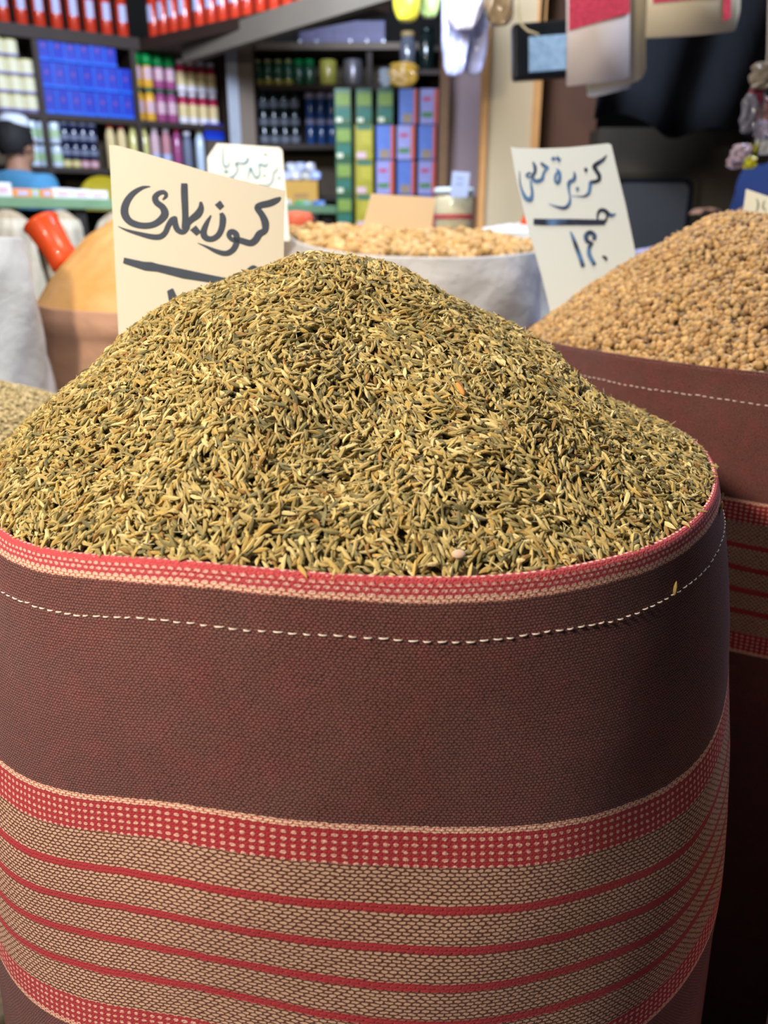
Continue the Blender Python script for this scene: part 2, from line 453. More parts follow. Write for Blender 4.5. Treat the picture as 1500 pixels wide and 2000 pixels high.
# single seeds that fell on the cloth, and odd bits lying on the heap
def loose_seed(px, py, v, tdeg, rot, label, col=(.50, .40, .18)):
    p = S1.pt(np.array([v]), np.array([tdeg]), .0016)[0]
    T = T_CUMIN * np.array([.0105, .0027, .0027])
    me = mesh_from('cumin_seed', [(T, F_CUMIN, col, False)])
    o = link('cumin_seed', me, M_SEED); o.location = p
    th = math.radians(tdeg)
    nrm = Vector((math.cos(th), math.sin(th), 0)); tan = Vector((-math.sin(th), math.cos(th), 0)); up = Vector((0, 0, 1))
    x = tan * math.cos(rot) + up * math.sin(rot); y = nrm.cross(x)
    o.rotation_euler = Matrix((x, y, nrm)).transposed().to_euler()
    tag(o, label, 'seed', 'loose cumin seeds on the sack cloth')
loose_seed(0, 0, .026, -46, 1.5, 'single cumin seed clinging upright to the maroon cloth between rim and stitching', (.42, .30, .10))
loose_seed(0, 0, .010, -26, 2.2, 'single cumin seed sliding off just below the pale right edge of the rim', (.46, .34, .14))
loose_seed(0, 0, .022, -15, 2.3, 'curved cumin seed on the far right side of the cloth silhouette')
loose_seed(0, 0, .004, -12, .3, 'pale cumin seed sticking out sideways at the rim beside the second sack', (.62, .52, .27))
def heap_bit(name, heap, r, t, size, col, label, cat, flat=.3):
    p, n, d, b = heap.frame(np.array([r]), np.array([float(t)]))
    V, F = ico(2); me = mesh_from(name, [(V * np.array(size), F, col, True)])
    o = link(name, me, M_SEED); o.location = Vector(p[0]) + Vector(n[0]) * .003
    o.rotation_euler = Vector(n[0]).to_track_quat('Z', 'Y').to_euler(); tag(o, label, cat)
heap_bit('papery_flake', H1, .955, -76, (.0085, .006, .002), (.72, .50, .36), 'round pinkish papery flake lying on the cumin just above the rim', 'flake')
heap_bit('orange_chip', H1, .60, -62, (.004, .013, .003), (.75, .30, .07), 'small orange chip lying on the front slope of the cumin', 'chip')

# ================================================================== coriander sack and heap
S2 = Sack(.60, 1.153, .957, [(0, .395), (.05, .402), (.1, .408), (.2, .415), (.3, .418), (.6, .42), (.88, .40), (.95, .34)], interp_periodic([(-180, .0), (-150, .006), (-90, 0), (0, 0)]), .5, .0022, 5)
root = S2.build('striped_sack', M_SACK2)
tag(root, 'second maroon striped sack, behind on the right, filled with coriander seeds', 'sack')
S2.stitches(root, a0=-215, a1=-60)
H2 = Heap(S2, .390, .172, .485, 1.20, lambda t: np.interp(t, [-180, -90, 0, 90, 180], [1.15, 1.25, 1.5, 1.4, 1.15]), drop=.004, lump=.002, seed=4)
V2, F2 = ico(2)
cor_pal = [(.54, .33, .13), (.63, .41, .18), (.42, .24, .095), (.28, .165, .08), (.50, .34, .16)]
parts = H2.base(.004, (.07, .04, .02))
parts.append(grains(H2, 22000, V2, F2, (.0080, .0008, .0078), cor_pal, [30, 25, 15, 8, 15], (-.0060, .0012), .3, .35, flow=False, smooth=True))
parts.append(grains(H2, 700, T_STALK, F_STALK, (.010, .003, .0010), [(.62, .45, .25)], [1], (0, .004), .5, .3))
tag(link('coriander_heap', mesh_from('coriander_heap', parts), M_CORI), 'heap of round tan coriander seeds in the second maroon sack', 'seeds', kind='stuff')

# ================================================================== the plain sacks around
def woven(name, col, tr=0.0, scale=1.0):
    m, nt, b = new_mat(name, rough=.55, spec=.35)
    uvn = nt.nodes.new('ShaderNodeUVMap'); uvn.uv_map = 'uv'
    n1 = noise(nt, 14, 4, uvn.outputs[0]); n2 = noise(nt, 300, 2, uvn.outputs[0])
    c = mix(nt, n1, tuple(x * .82 for x in col), col); nt.links.new(c, b.inputs['Base Color'])
    bump(nt, b, n1 * 4.0 + n2 * .4, .5, .004)
    return m
M_WHITE = woven('white_woven_plastic', (.72, .77, .80)); M_PEACH = woven('peach_cloth', (.62, .36, .24)); M_GREYW = woven('pale_lilac_woven', (.66, .66, .68)); M_CREAM = woven('cream_flour_sack', (.62, .55, .42))
# pale seed sack, left
S3 = Sack(-.72, 1.02, .858, [(0, .30), (.1, .31), (.5, .32), (.80, .30), (.84, .26)], wr=.005, seed=3)
tag(S3.build('seed_sack', M_CREAM, 120), 'open cream sack of pale yellow seeds at the left, behind the cumin', 'sack')
H3 = Heap(S3, .299, .050, -.70, 1.05, lambda t: 2.6 + 0 * t, drop=.002, lump=.002, seed=9)
parts = H3.base(.003, (.30, .24, .12))
parts.append(grains(H3, 17000, T_CUMIN, F_CUMIN, (.0062, .001, .0028), [(.66, .55, .31), (.58, .47, .25), (.74, .64, .40), (.45, .36, .18)], [3, 2, 2, 1], (-.003, .001), .3, 1.0, flow=False))
tag(link('pale_seed_heap', mesh_from('pale_seed_heap', parts), M_PALE), 'low heap of small pale yellow seeds at the left edge', 'seeds', kind='stuff')
# white woven sack, left edge
S4 = Sack(-.945, 1.63, 1.078, [(0, .225), (.05, .235), (.2, .242), (.4, .248), (.9, .25), (1.06, .22)], interp_periodic([(-90, 0), (-30, .012), (0, .008), (90, .0), (180, -.01)]), 0, .006, 8)
tag(S4.build('woven_sack', M_WHITE, 120), 'tall white woven plastic sack at the left edge beside the peach sack', 'sack')
def powder(name, col, col2):
    m, nt, b = new_mat(name, rough=1, spec=.05)
    n1 = noise(nt, 7, 5); c = mix(nt, ((n1 - .42) * 5).clamp(), col, col2); nt.links.new(c, b.inputs['Base Color'])
    bump(nt, b, noise(nt, 60, 6), .4, .006); return m
M_TURM = powder('orange_powder', (.70, .38, .13), (.78, .48, .22)); M_YELL = powder('yellow_powder', (.66, .47, .20), (.75, .56, .27))
H4 = Heap(S4, .22, .018, -.945, 1.63, lambda t: 2 + 0 * t, lump=.003)
tag(link('meal_heap', mesh_from('meal_heap', H4.base(.0, (.7, .5, .2))), M_YELL), 'sandy yellow meal in the tall white woven sack', 'meal', kind='stuff')
# peach sack with orange powder
S5 = Sack(-.575, 2.02, .932, [(0, .262), (.03, .268), (.055, .266), (.058, .258), (.1, .262), (.3, .27), (.8, .27), (.92, .23)], interp_periodic([(-180, .012), (-150, .006), (-90, 0), (0, 0)]), 0, .004, 1)
tag(S5.build('peach_sack', M_PEACH, 120), 'peach cloth sack with a folded rim holding a mound of orange powder', 'sack')
H5 = Heap(S5, .260, .215, -.49, 2.05, lambda t: 2.5 + 0 * t, lump=.004, seed=6)
tag(link('powder_mound', mesh_from('powder_mound', H5.base(.0, (.7, .5, .2))), M_TURM), 'smooth mound of orange spice powder rising from the peach sack', 'spice powder', kind='stuff')
# soy chunk sack in the middle
S6 = Sack(.065, 1.93, 1.052, [(0, .292), (.04, .300), (.2, .315), (.5, .32), (.95, .32), (1.04, .28)], interp_periodic([(-180, .045), (-165, .040), (-140, .018), (-110, .0), (-70, -.004), (-40, .002), (-10, .004), (40, .03), (120, .03)]), 0, .007, 4)
tag(S6.build('woven_sack', M_GREYW, 160), 'wide white woven plastic sack of soy chunks behind the cumin peak', 'sack')
H6 = Heap(S6, .283, .030, .05, 1.93, lambda t: 2.2 + 0 * t, drop=.0, lump=.006, seed=3)
VC, FC = ico(2, .16)
parts = H6.base(.006, (.40, .25, .10))
parts.append(grains(H6, 2600, VC, FC, (.021, .004, .017), [(.74, .50, .24), (.66, .42, .17), (.80, .58, .32), (.55, .34, .14)], [3, 2, 2, 1], (-.006, .008), .6, 1.0, flow=False, smooth=True, rmax=.985))
tag(link('soy_chunk_heap', mesh_from('soy_chunk_heap', parts), M_CHUNK), 'heap of golden soy chunks in the wide white sack', 'soy chunks', kind='stuff')
# white sack further right behind
S7 = Sack(.46, 2.62, 1.095, [(0, .20), (.04, .21), (.3, .23), (.9, .23), (1.08, .2)], wr=.008, seed=6)
tag(S7.build('woven_sack', M_WHITE, 100), 'small white woven sack with a red scoop behind the soy chunk sack', 'sack')
H7 = Heap(S7, .193, .03, .46, 2.62, lambda t: 1.8 + 0 * t, lump=.003)
tag(link('flour_heap', mesh_from('flour_heap', H7.base(0, (.7, .7, .7))), plain('white_flour', (.70, .73, .74), 1, .08)), 'white powder filling the small sack with the red scoop', 'flour', kind='stuff')
# lilac sack between sack 2 and the pillar
S8 = Sack(.915, 2.40, 1.045, [(0, .20), (.04, .205), (.3, .21), (.9, .21), (1.03, .18)], wr=.008, seed=2)
M_LILAC = woven('lilac_cloth', (.50, .50, .82))
tag(S8.build('lilac_sack', M_LILAC, 100), 'lilac sack just showing behind the coriander heap right of its sign', 'sack')
H8 = Heap(S8, .192, .02, .915, 2.40, lambda t: 2 + 0 * t, lump=.003)
tag(link('lilac_cloth', mesh_from('lilac_cloth', H8.base(0, (.7, .7, .9))), M_LILAC), 'lilac cloth folded over the contents of the lilac sack', 'cloth')
# sack at the lower right corner of the picture
S9 = Sack(.553, .455, .575, [(0, .18), (.04, .20), (.15, .21), (.3, .215), (.50, .2), (.565, .17)], wr=.004, seed=7)
M_PINK = woven('pink_cloth', (.62, .36, .36))
tag(S9.build('pink_sack', M_PINK, 120), 'low pinkish cloth sack at the bottom right corner beside the cumin sack', 'sack')
H9 = Heap(S9, .172, .03, .553, .455, lambda t: 2 + 0 * t, lump=.003)
tag(link('bran_heap', mesh_from('bran_heap', H9.base(0, (.7, .7, .9))), M_YELL), 'yellow meal in the low pinkish sack', 'meal', kind='stuff')

# ================================================================== price cards
class Plane:
    def __init__(s, a, b, c):
        s.o = a; s.n = (b - a).cross(c - a).normalized()
        if s.n.y > 0: s.n = -s.n
    def hit(s, px, py, off=0):
        r = ray(px, py); o = Vector((0, 0, CAMZ)); k = (s.o + s.n * off - o).dot(s.n) / r.dot(s.n)
        return o + r * k
def smooth_poly(pts, k=6):
    pts = np.array(pts, float); n = len(pts)
    if n < 3:
        return np.concatenate([pts[0] + (pts[1] - pts[0]) * q for q in np.linspace(0, 1, k)]).reshape(-1, pts.shape[1])
    ext = np.vstack([2 * pts[0] - pts[1], pts, 2 * pts[-1] - pts[-2]]); out = []
    for i in range(1, n):
        p0, p1, p2, p3 = ext[i - 1], ext[i], ext[i + 1], ext[i + 2]
        for q in np.linspace(0, 1, k, endpoint=False):
            out.append(.5 * (2 * p1 + (p2 - p0) * q + (2 * p0 - 5 * p1 + 4 * p2 - p3) * q * q + (3 * p1 - p0 - 3 * p2 + p3) * q ** 3))
    out.append(pts[-1]); return np.array(out)
def card(name, plane, outline, mat, thick, label, cat='sign'):
    bm = bmesh.new(); f = bm.faces.new([bm.verts.new(plane.hit(*p)) for p in outline])
    r = bmesh.ops.extrude_face_region(bm, geom=[f])
    for v in r['geom']:
        if isinstance(v, bmesh.types.BMVert): v.co -= plane.n * thick
    bmesh.ops.recalc_face_normals(bm, faces=bm.faces)
    me = bpy.data.meshes.new(name); bm.to_mesh(me); bm.free()
    return tag(link(name, me, mat), label, cat)
def ink(plane, strokes, polys, conv, mat, parent, name='lettering', z=.0005, bold=1.0):
    V, F3, F4 = [], [], []
    zz = z
    for st in strokes:
        s = smooth_poly(st, 7); s[:, 2] = np.maximum(s[:, 2] * bold, 1.5)
        d = np.gradient(s[:, :2], axis=0); d /= np.linalg.norm(d, axis=1, keepdims=True) + 1e-9
        nn = np.stack([-d[:, 1], d[:, 0]], -1); zz += .00002
        a = s[:, :2] + nn * s[:, 2:3] / 2; b = s[:, :2] - nn * s[:, 2:3] / 2; base = len(V)
        for p, q in zip(a, b): V.append(plane.hit(*conv(*p), zz)); V.append(plane.hit(*conv(*q), zz))
        for i in range(len(a) - 1): F4.append((base + 2 * i, base + 2 * i + 1, base + 2 * i + 3, base + 2 * i + 2))
    bm = bmesh.new(); vs = [bm.verts.new(v) for v in V]
    for f in F4: bm.faces.new([vs[i] for i in f])
    for pl in polys:
        zz += .00002; bm.faces.new([bm.verts.new(plane.hit(*conv(*p), zz)) for p in pl])
    me = bpy.data.meshes.new(name); bm.to_mesh(me); bm.free()
    return link(name, me, mat, parent)
M_CARD1 = plain('cream_card', (.89, .84, .73), .55, .03, 5); M_CARD3 = plain('white_card', (.80, .90, .96), .45, .02, 5)
M_CARD2 = plain('ivory_card', (.86, .87, .76), .55, .03); M_KRAFT = plain('brown_card', (.70, .53, .33), .7, .05, 12)
M_INK1 = plain('grey_blue_paint', (.085, .105, .15), .5, .15, 60); M_INK2 = plain('teal_ink', (.08, .24, .38), .5, .2, 60)
# blue-black marker whose blue thins out along the stroke
def marker():
    m, nt, b = new_mat('blue_black_marker', rough=.4)
    c = mix(nt, ((noise(nt, 22, 2) - .48) * 7).clamp(), (.035, .045, .085), (.12, .26, .55)); nt.links.new(c, b.inputs['Base Color']); return m
M_INK3 = marker()
c1 = lambda x, y: (180 + x / 3.409, 250 + y / 3.409)
P1 = Plane(at(213, 283, .83), at(557, 372, .88), at(228, 660, .80))
k1 = card('price_card', P1, [(213, 283), (228, 284), (262, 293), (330, 313), (400, 334), (470, 352), (530, 366), (557, 372), (555, 430), (553, 640), (238, 780)], M_CARD1, .0014, 'large cream card with dark brush lettering standing in the cumin heap')
ink(P1, [
    [(385, 388, 5), (330, 398, 22), (265, 440, 36), (222, 505, 46), (215, 570, 50), (250, 622, 46), (320, 648, 42), (395, 645, 40), (450, 615, 44), (482, 572, 50), (468, 528, 44), (428, 495, 42), (418, 460, 38), (445, 432, 30), (480, 428, 28), (490, 452, 22), (468, 478, 8)],
    [(172, 655, 4), (230, 680, 16), (320, 706, 28), (400, 724, 36), (452, 722, 36), (485, 695, 34), (505, 650, 34), (530, 612, 36), (560, 596, 26)],
    [(548, 590, 30), (552, 640, 38), (570, 680, 38), (605, 690, 34), (632, 660, 30), (640, 620, 22)],
    [(612, 368, 40), (612, 430, 44), (616, 520, 42), (618, 600, 40), (612, 670, 36)],
    [(612, 660, 30), (655, 612, 40), (700, 575, 48), (722, 535, 38), (722, 490, 14)],
    [(790, 580, 6), (762, 630, 26), (740, 690, 40), (752, 728, 42), (795, 738, 36), (838, 712, 36), (862, 660, 38), (868, 600, 40), (858, 565, 24)],
    [(702, 766, 4), (760, 790, 16), (830, 822, 30), (890, 834, 34), (935, 810, 36), (960, 760, 38), (955, 705, 40), (925, 690, 36), (908, 712, 30), (930, 742, 30), (985, 748, 40), (1050, 765, 42), (1085, 745, 44), (1112, 705, 44), (1148, 680, 40), (1150, 630, 48), (1130, 580, 42), (1100, 535, 40), (1115, 515, 40), (1180, 500, 44), (1230, 478, 34), (1254, 460, 8)],
    [(560, 1130, 20), (600, 1140, 26), (620, 1120, 14)],
    [(1035, 945, 18), (1070, 925, 22), (1098, 932, 16)],
], [
    [(852, 482), (876, 518), (846, 545), (815, 512)],
    [(690, 648), (722, 690), (690, 716), (650, 680)],
    [(212, 862), (345, 890), (395, 892), (440, 905), (600, 938), (760, 972), (960, 1012), (960, 1060), (840, 1036), (700, 1015), (600, 1000), (430, 955), (350, 948), (205, 900)],
    [(498, 1085), (535, 1066), (560, 1120), (590, 1200), (545, 1215), (510, 1150)],
], c1, M_INK1, k1)
c2 = lambda x, y: (400 + x * .12, 270 + y * .12)
P2 = Plane(at(410, 283, 1.78), at(550, 290, 1.82), at(563, 440, 1.76))
k2 = card('price_card', P2, [(424, 280), (470, 283), (545, 288), (551, 294), (556, 350), (566, 470), (425, 478), (406, 330), (405, 308)], M_CARD2, .002, 'small ivory card with teal lettering behind the large cream card')
ink(P2, [
    [(300, 120, 16), (296, 200, 22), (296, 300, 26), (300, 400, 28), (320, 460, 30), (365, 465, 30), (392, 430, 26), (400, 350, 12)],
    [(270, 600, 8), (350, 632, 20), (440, 632, 30), (495, 590, 28), (530, 530, 26), (535, 460, 24), (505, 430, 34), (515, 400, 30), (560, 400, 30), (610, 415, 30), (670, 395, 40), (705, 340, 34), (695, 305, 22)],
    [(685, 690, 12), (705, 620, 20), (725, 540, 26), (745, 480, 30), (775, 540, 28), (810, 620, 28), (850, 645, 30), (890, 600, 26), (895, 520, 24), (880, 440, 26), (900, 420, 28), (950, 440, 34), (1000, 450, 30), (1025, 410, 22), (1025, 370, 14)],
    [(870, 720, 6), (940, 750, 14), (1030, 760, 22), (1090, 720, 26), (1115, 640, 26), (1120, 560, 26), (1165, 530, 24), (1185, 480, 20), (1182, 420, 12)],
], [
    [(330, 510), (400, 540), (370, 570), (300, 560)],
    [(985, 240), (1030, 265), (990, 290), (950, 265)],
    [(975, 580), (1005, 605), (975, 635), (940, 610)],
    [(1210, 615), (1240, 645), (1210, 680), (1180, 648)],
], c2, M_INK2, k2, z=.0008, bold=1.15)
c3 = lambda x, y: (990 + x / 5.769, 270 + y / 5.769)
P3 = Plane(at(998, 287, 1.34), at(1192, 280, 1.37), at(1065, 565, 1.30))
k3 = card('price_card', P3, [(998, 287), (1010, 289), (1060, 290), (1110, 288), (1150, 284), (1188, 280), (1194, 283), (1206, 335), (1222, 400), (1238, 478), (1255, 580), (1080, 628), (1060, 545), (1030, 440), (1006, 335)], M_CARD3, .0016, 'white leaning card with blue-black lettering beside the coriander heap')
ink(P3, [
    [(1125, 190, 8), (1080, 245, 36), (1020, 285, 44), (985, 320, 44), (1010, 370, 40), (1040, 420, 40), (1035, 470, 38), (985, 492, 38), (945, 500, 36), (935, 560, 34), (920, 620, 34), (870, 655, 22), (800, 655, 12), (730, 650, 8)],
    [(755, 375, 10), (765, 420, 28), (750, 470, 40), (710, 490, 40), (695, 530, 34), (700, 600, 20), (712, 670, 18), (700, 740, 34), (650, 785, 36), (570, 775, 24), (470, 740, 6)],
    [(560, 340, 12), (590, 390, 36), (592, 460, 36), (572, 505, 34), (545, 480, 26), (545, 420, 24), (572, 375, 18)],
    [(380, 275, 20), (420, 310, 36), (455, 335, 40), (470, 345, 20)],
    [(450, 340, 26), (415, 390, 26), (395, 460, 36), (345, 485, 42), (300, 470, 36), (290, 420, 34), (315, 380, 30), (315, 320, 34), (292, 265, 14)],
    [(300, 430, 20), (250, 440, 20), (220, 425, 20), (235, 400, 24), (270, 390, 20)],
    [(265, 470, 12), (275, 540, 24), (285, 620, 30), (265, 690, 46), (215, 675, 44), (175, 600, 26), (148, 500, 14), (142, 370, 6)],
    [(300, 940, 60), (420, 945, 64), (700, 945, 62), (950, 948, 58), (1105, 948, 54)],
    [(1020, 920, 16), (1022, 860, 22), (1050, 815, 36), (1100, 815, 40), (1150, 860, 44), (1190, 868, 34), (1228, 850, 12)],
    [(1130, 870, 18), (1120, 910, 22), (1100, 950, 26)],
    [(715, 1050, 12), (745, 1120, 32), (782, 1220, 40), (825, 1340, 42), (862, 1450, 42)],
    [(980, 1150, 36), (985, 1095, 44), (935, 1062, 44), (890, 1100, 46), (905, 1160, 42), (955, 1185, 34), (928, 1230, 36), (925, 1300, 42), (955, 1370, 42), (990, 1430, 40)],
    [(1075, 1330, 20), (1110, 1350, 34), (1120, 1380, 20)],
], [
    [(890, 325), (915, 355), (888, 392), (864, 352)],
    [(795, 540), (818, 572), (792, 605), (772, 570)],
    [(525, 200), (550, 225), (528, 262), (492, 235)], [(565, 195), (612, 235), (590, 272), (548, 240)],
], c3, M_INK3, k3, z=.0007, bold=1.15)
P4 = Plane(at(725, 378, 2.02), at(850, 385, 2.06), at(710, 455, 2.00))
card('blank_card', P4, [(725, 378), (770, 381), (810, 383), (851, 386), (845, 430), (836, 490), (700, 492), (712, 430)], M_KRAFT, .003, 'blank pale brown card stuck in the soy chunks')
P5 = Plane(at(1455, 370, 1.42), at(1520, 392, 1.40), at(1448, 420, 1.42))
k5 = card('price_card', P5, [(1457, 369), (1490, 380), (1530, 394), (1528, 470), (1446, 455)], M_CARD2, .0016, 'small ivory card at the right edge behind the coriander peak')
ink(P5, [[(1478, 388, 2), (1481, 400, 4), (1477, 414, 2)], [(1493, 392, 2), (1490, 404, 3.5), (1496, 412, 2)]], [], lambda x, y: (x, y), plain('grey_pencil', (.25, .27, .2), .6, .1), k5)
#__PART2__
# ================================================================== back of the shop
class Run:
    """a straight vertical front (shelf edge, counter edge) through two plan points"""
    def __init__(s, x0, y0, x1, y1):
        s.o = Vector((x0, y0, 0)); s.e = Vector((x1 - x0, y1 - y0, 0)).normalized(); s.n = Vector((s.e.y, -s.e.x, 0)); s.rz = math.atan2(s.e.y, s.e.x)
        if s.n.y > 0: s.n = -s.n
    def pix(s, px, py):
        r = ray(px, py); o = Vector((0, 0, CAMZ)); k = (s.o - o).dot(s.n) / r.dot(s.n); h = o + r * k
        return (h - s.o).dot(s.e), h.z
    def at(s, a, back=0, z=0):
        p = s.o + s.e * a - s.n * back; return Vector((p.x, p.y, z))
ORD = ['first', 'second', 'third', 'fourth', 'fifth', 'sixth', 'seventh', 'eighth', 'ninth', 'tenth', 'eleventh', 'twelfth', 'thirteenth', 'fourteenth', 'fifteenth', 'sixteenth']
ROWN = {1: [''], 2: ['lower', 'upper'], 3: ['bottom', 'middle', 'top'], 4: ['bottom', 'second lowest', 'third lowest', 'top']}
M_WOOD = plain('dark_shelf_wood', (.028, .015, .010), .6, .3, 8); M_GREYP = plain('grey_paint', (.30, .32, .37), .5, .1)
M_BEAM = plain('beige_beam', (.15, .125, .095), .7, .15, 6); M_TAUPE = plain('taupe_plaster', (.17, .13, .10), .8, .15, 4)
# --- shelf boards, uprights (three runs)
RL = Run(-1.94, 4.60, -1.35, 4.97)          # left wall of shelves
RR = Run(-1.35, 4.97, -.35, 4.20)           # high shelf turning back towards the camera
RM = Run(-.80, 5.15, .40, 5.15)             # middle shelves
RC = Run(-1.53, 3.40, -.28, 4.60)           # counter
def shelf_unit(name, run, s0, s1, zs, depth, ups, label, ztop, back=True, th=.028, mat=M_WOOD, zb=0):
    root = empty(name, run.at((s0 + s1) / 2, depth / 2, 0), run.rz); tag(root, label, 'shelves')
    L = s1 - s0
    for z in zs: MB().box(0, 0, z - th / 2, L, depth, th).build('shelf_board', mat, root)
    for u in ups: MB().box(u - (s0 + s1) / 2, 0, (ztop + zb) / 2, .03, depth + .004, ztop - zb).build('upright', mat, root)
    if back: MB().box(0, depth / 2 + .008, (ztop + zb) / 2, L + .03, .012, ztop - zb).build('back_panel', plain('shelf_back', (.10, .075, .05), .8, .2, 5), root)
    return root
def sx(run, px, py): return run.pix(px, py)[0]
zA = RL.pix(0, 42)[1]; zB = RL.pix(0, 215)[1]; zC = 1.43
sL0 = RL.pix(-90, 200)[0]; sL1 = RL.pix(441, 200)[0]
shelf_unit('wall_shelves', RL, sL0, sL1, [zB, zC, 1.05, .6, .1], .26, [sL0, sx(RL, 76, 150), sx(RL, 265, 170), sL1], 'dark wooden wall shelves on the left packed with cans, boxes and bottles', zA - .03)
sA1 = 0.70
hs = empty('high_shelf', RL.at((sL0 + sA1) / 2, .12, 0), RL.rz); tag(hs, 'high shelf along the left wall carrying the front row of red bottles', 'shelf')
MB().box(0, 0, zA - .03, sA1 - sL0, .26, .06).build('shelf_board', M_WOOD, hs)
hs = empty('high_shelf', RR.at(.80, .14, 0), RR.rz); tag(hs, 'high shelf running out from the corner towards the camera, carrying red bottles', 'shelf')
MB().box(-.05, -.02, zA - .03, 1.62, .22, .055).build('shelf_board', M_WOOD, hs)
RB = Run(-.72, 4.50, 0, 3.70); zb0, zb1 = RB.pix(466, 88)[1], RB.pix(466, 40)[1]
b = MB().box(*RB.at(.30, .025, (zb0 + zb1) / 2), 1.75, .05, zb1 - zb0, rz=RB.rz); struct('trim_1', b, M_BEAM)
b = MB().box(*RM.at(.42, -.02, RM.pix(560, 92)[1]), 1.15, .03, .035); struct('trim_2', b, M_TAUPE)
# grey column and the taupe strip beside it
a = at(447, 200, 5.0).x; c = at(469, 200, 5.0).x
struct('trim_4', MB().box((a + c) / 2, 5.0, 1.15, c - a, .06, 2.3), M_GREYP)
a2 = at(497, 200, 5.0).x
struct('trim_5', MB().box((c + a2) / 2, 5.04, 1.15, a2 - c, .1, 2.3), M_TAUPE)
sM0 = 0.0; sM1 = RM.pix(862, 200)[0]
zM1 = RM.pix(560, 165)[1]; zM2 = RM.pix(560, 281)[1]
shelf_unit('back_shelves', RM, sM0, sM1, [2.095, zM1, zM2, 1.30, .9], .28, [sM0, sx(RM, 722, 200), sM1], 'dark back shelves in the middle with oil tins and black bottles', 2.09)

# --- product builders
def bottle(body, lab, capm, label_text=None, r=.032, h=.23, neck=.011, shoulder=.62, caph=.022, lab0=.12, lab1=.52, arc=None):
    root = empty('bottle')
    MB().lathe([(r * .9, 0), (r, .006), (r, h * shoulder), (r * .8, h * (shoulder + .08)), (neck * 1.2, h * .84), (neck, h * .9), (neck, h - caph)], 14).build('bottle_body', body, root)
    if lab and arc: arc_label(r + .0008, h * lab0, h * lab1, arc).build('label', lab, root)
    elif lab: MB().lathe([(r + .0006, h * lab0), (r + .0006, h * lab1)], 14, cap=False).build('label', lab, root)
    MB().lathe([(neck * 1.35, h - caph), (neck * 1.35, h - .002), (neck * 1.1, h)], 12).build('cap', capm, root)
    return root
def arc_label(r, z0, z1, a):
    m = MB(); n = 8; rows = []
    for z in (z0, z1): rows.append([m.bm.verts.new((r * math.sin(-a + 2 * a * i / n), -r * math.cos(-a + 2 * a * i / n), z)) for i in range(n + 1)])
    for i in range(n): m.bm.faces.new((rows[0][i], rows[0][i + 1], rows[1][i + 1], rows[1][i])).smooth = True
    return m
def can(body, lid, lab=None, r=.04, h=.085, name='can', l0=.25, l1=.75):
    root = empty(name)
    MB().lathe([(r * .97, 0), (r, .003), (r, h - .004), (r * .97, h - .001)], 18).build('can_body', body, root)
    MB().lathe([(r * .9, h - .003), (r * .9, h)], 18).build('lid', lid, root)
    if lab: MB().lathe([(r + .0006, h * l0), (r + .0006, h * l1)], 18, cap=False).build('label', lab, root)
    return root
def carton(body, w_, h_, d_, marks, name='carton'):
    root = empty(name)
    MB().box(0, 0, h_ / 2, w_ * .97, d_, h_ * .99, bev=.002).build('box_body', body, root)
    for (nm, mat, x0, z0, x1, z1) in marks:
        MB().box((x0 + x1) / 2 * w_, -d_ / 2 - .0008, (z0 + z1) / 2 * h_, (x1 - x0) * w_, .0016, (z1 - z0) * h_).build(nm, mat, root)
    return root
def place_rows(protos, run, px0, px1, py, n, z, rows, rh, back, group, cat, fmt, pick=None, tops=None):
    """n items between the two pixel columns, rows stacked; each copy gets a label of its own"""
    s0 = run.pix(px0, py)[0]; s1 = run.pix(px1, py)[0]
    for r in range(rows):
        m = n if tops is None else tops[r]
        for i in range(m):
            p = protos[pick(i, r) if pick else 0]
            o = copy_tree(p)
            o.location = run.at(s0 + (s1 - s0) * i / max(n - 1, 1), back + random.uniform(-.004, .004), z + r * rh)
            o.rotation_euler = (0, 0, run.rz + random.uniform(-.04, .04))
            tag(o, fmt.format(o=ORD[i], r=ROWN[rows][r]), cat, group)
def kill(root):
    for ch in list(root.children): kill(ch)
    bpy.data.objects.remove(root)
G = dict(coat=.6)
M_RED = plain('red_sauce', (.50, .035, .012), .2, .15, 10, **G); M_WLAB = plain('white_label', (.42, .46, .68), .5, .12, 30)
M_ORCAP = plain('orange_cap', (.75, .12, .03), .35); M_GREENCAP = plain('green_cap', (.0, .24, .05), .35)
pr = bottle(M_RED, M_WLAB, M_ORCAP, r=.0315, h=.27, neck=.013, shoulder=.60, lab0=.27, lab1=.57, arc=.62)
place_rows([pr], RL, -22, 245, 60, 9, zA, 1, 0, .05, 'red sauce bottles on the high shelf', 'bottle', 'red bottle with white label on the high left shelf, {o} from its left end')
place_rows([pr], RR, 282, 345, 40, 4, zA, 1, 0, .06, 'red sauce bottles on the high shelf', 'bottle', 'red bottle with white label on the corner shelf, {o} to the right of the corner')
s_gap = None
place_rows([pr], RR, 372, 600, 20, 10, zA, 1, 0, .06, 'red sauce bottles on the high shelf', 'bottle', 'red bottle with white label beyond the gap on the corner shelf, {o} after the gap')
kill(pr)
# cream cans
M_CANY = plain('yellow_can', (.66, .60, .22), .35, .1, **G); M_LAV = plain('lavender_print', (.20, .19, .42), .5); M_CANW = plain('pale_print', (.75, .72, .50), .4)
pr = can(M_CANY, M_LAV, M_CANW, r=.036, h=.084, l0=.2, l1=.9)
for ch in list(pr.children):
    if ch.name.startswith('can_body'): MB().lathe([(.0372, .003), (.0372, .017)], 18, cap=False).build('lavender_band', M_LAV, ch)
place_rows([pr], RL, 13, 66, 215, 3, zB, 4, .085, .05, 'yellow cream cans stacked at the left', 'can', 'yellow cream can at the far left, {r} row, {o} from the left', tops=[3, 3, 3, 2])
kill(pr)
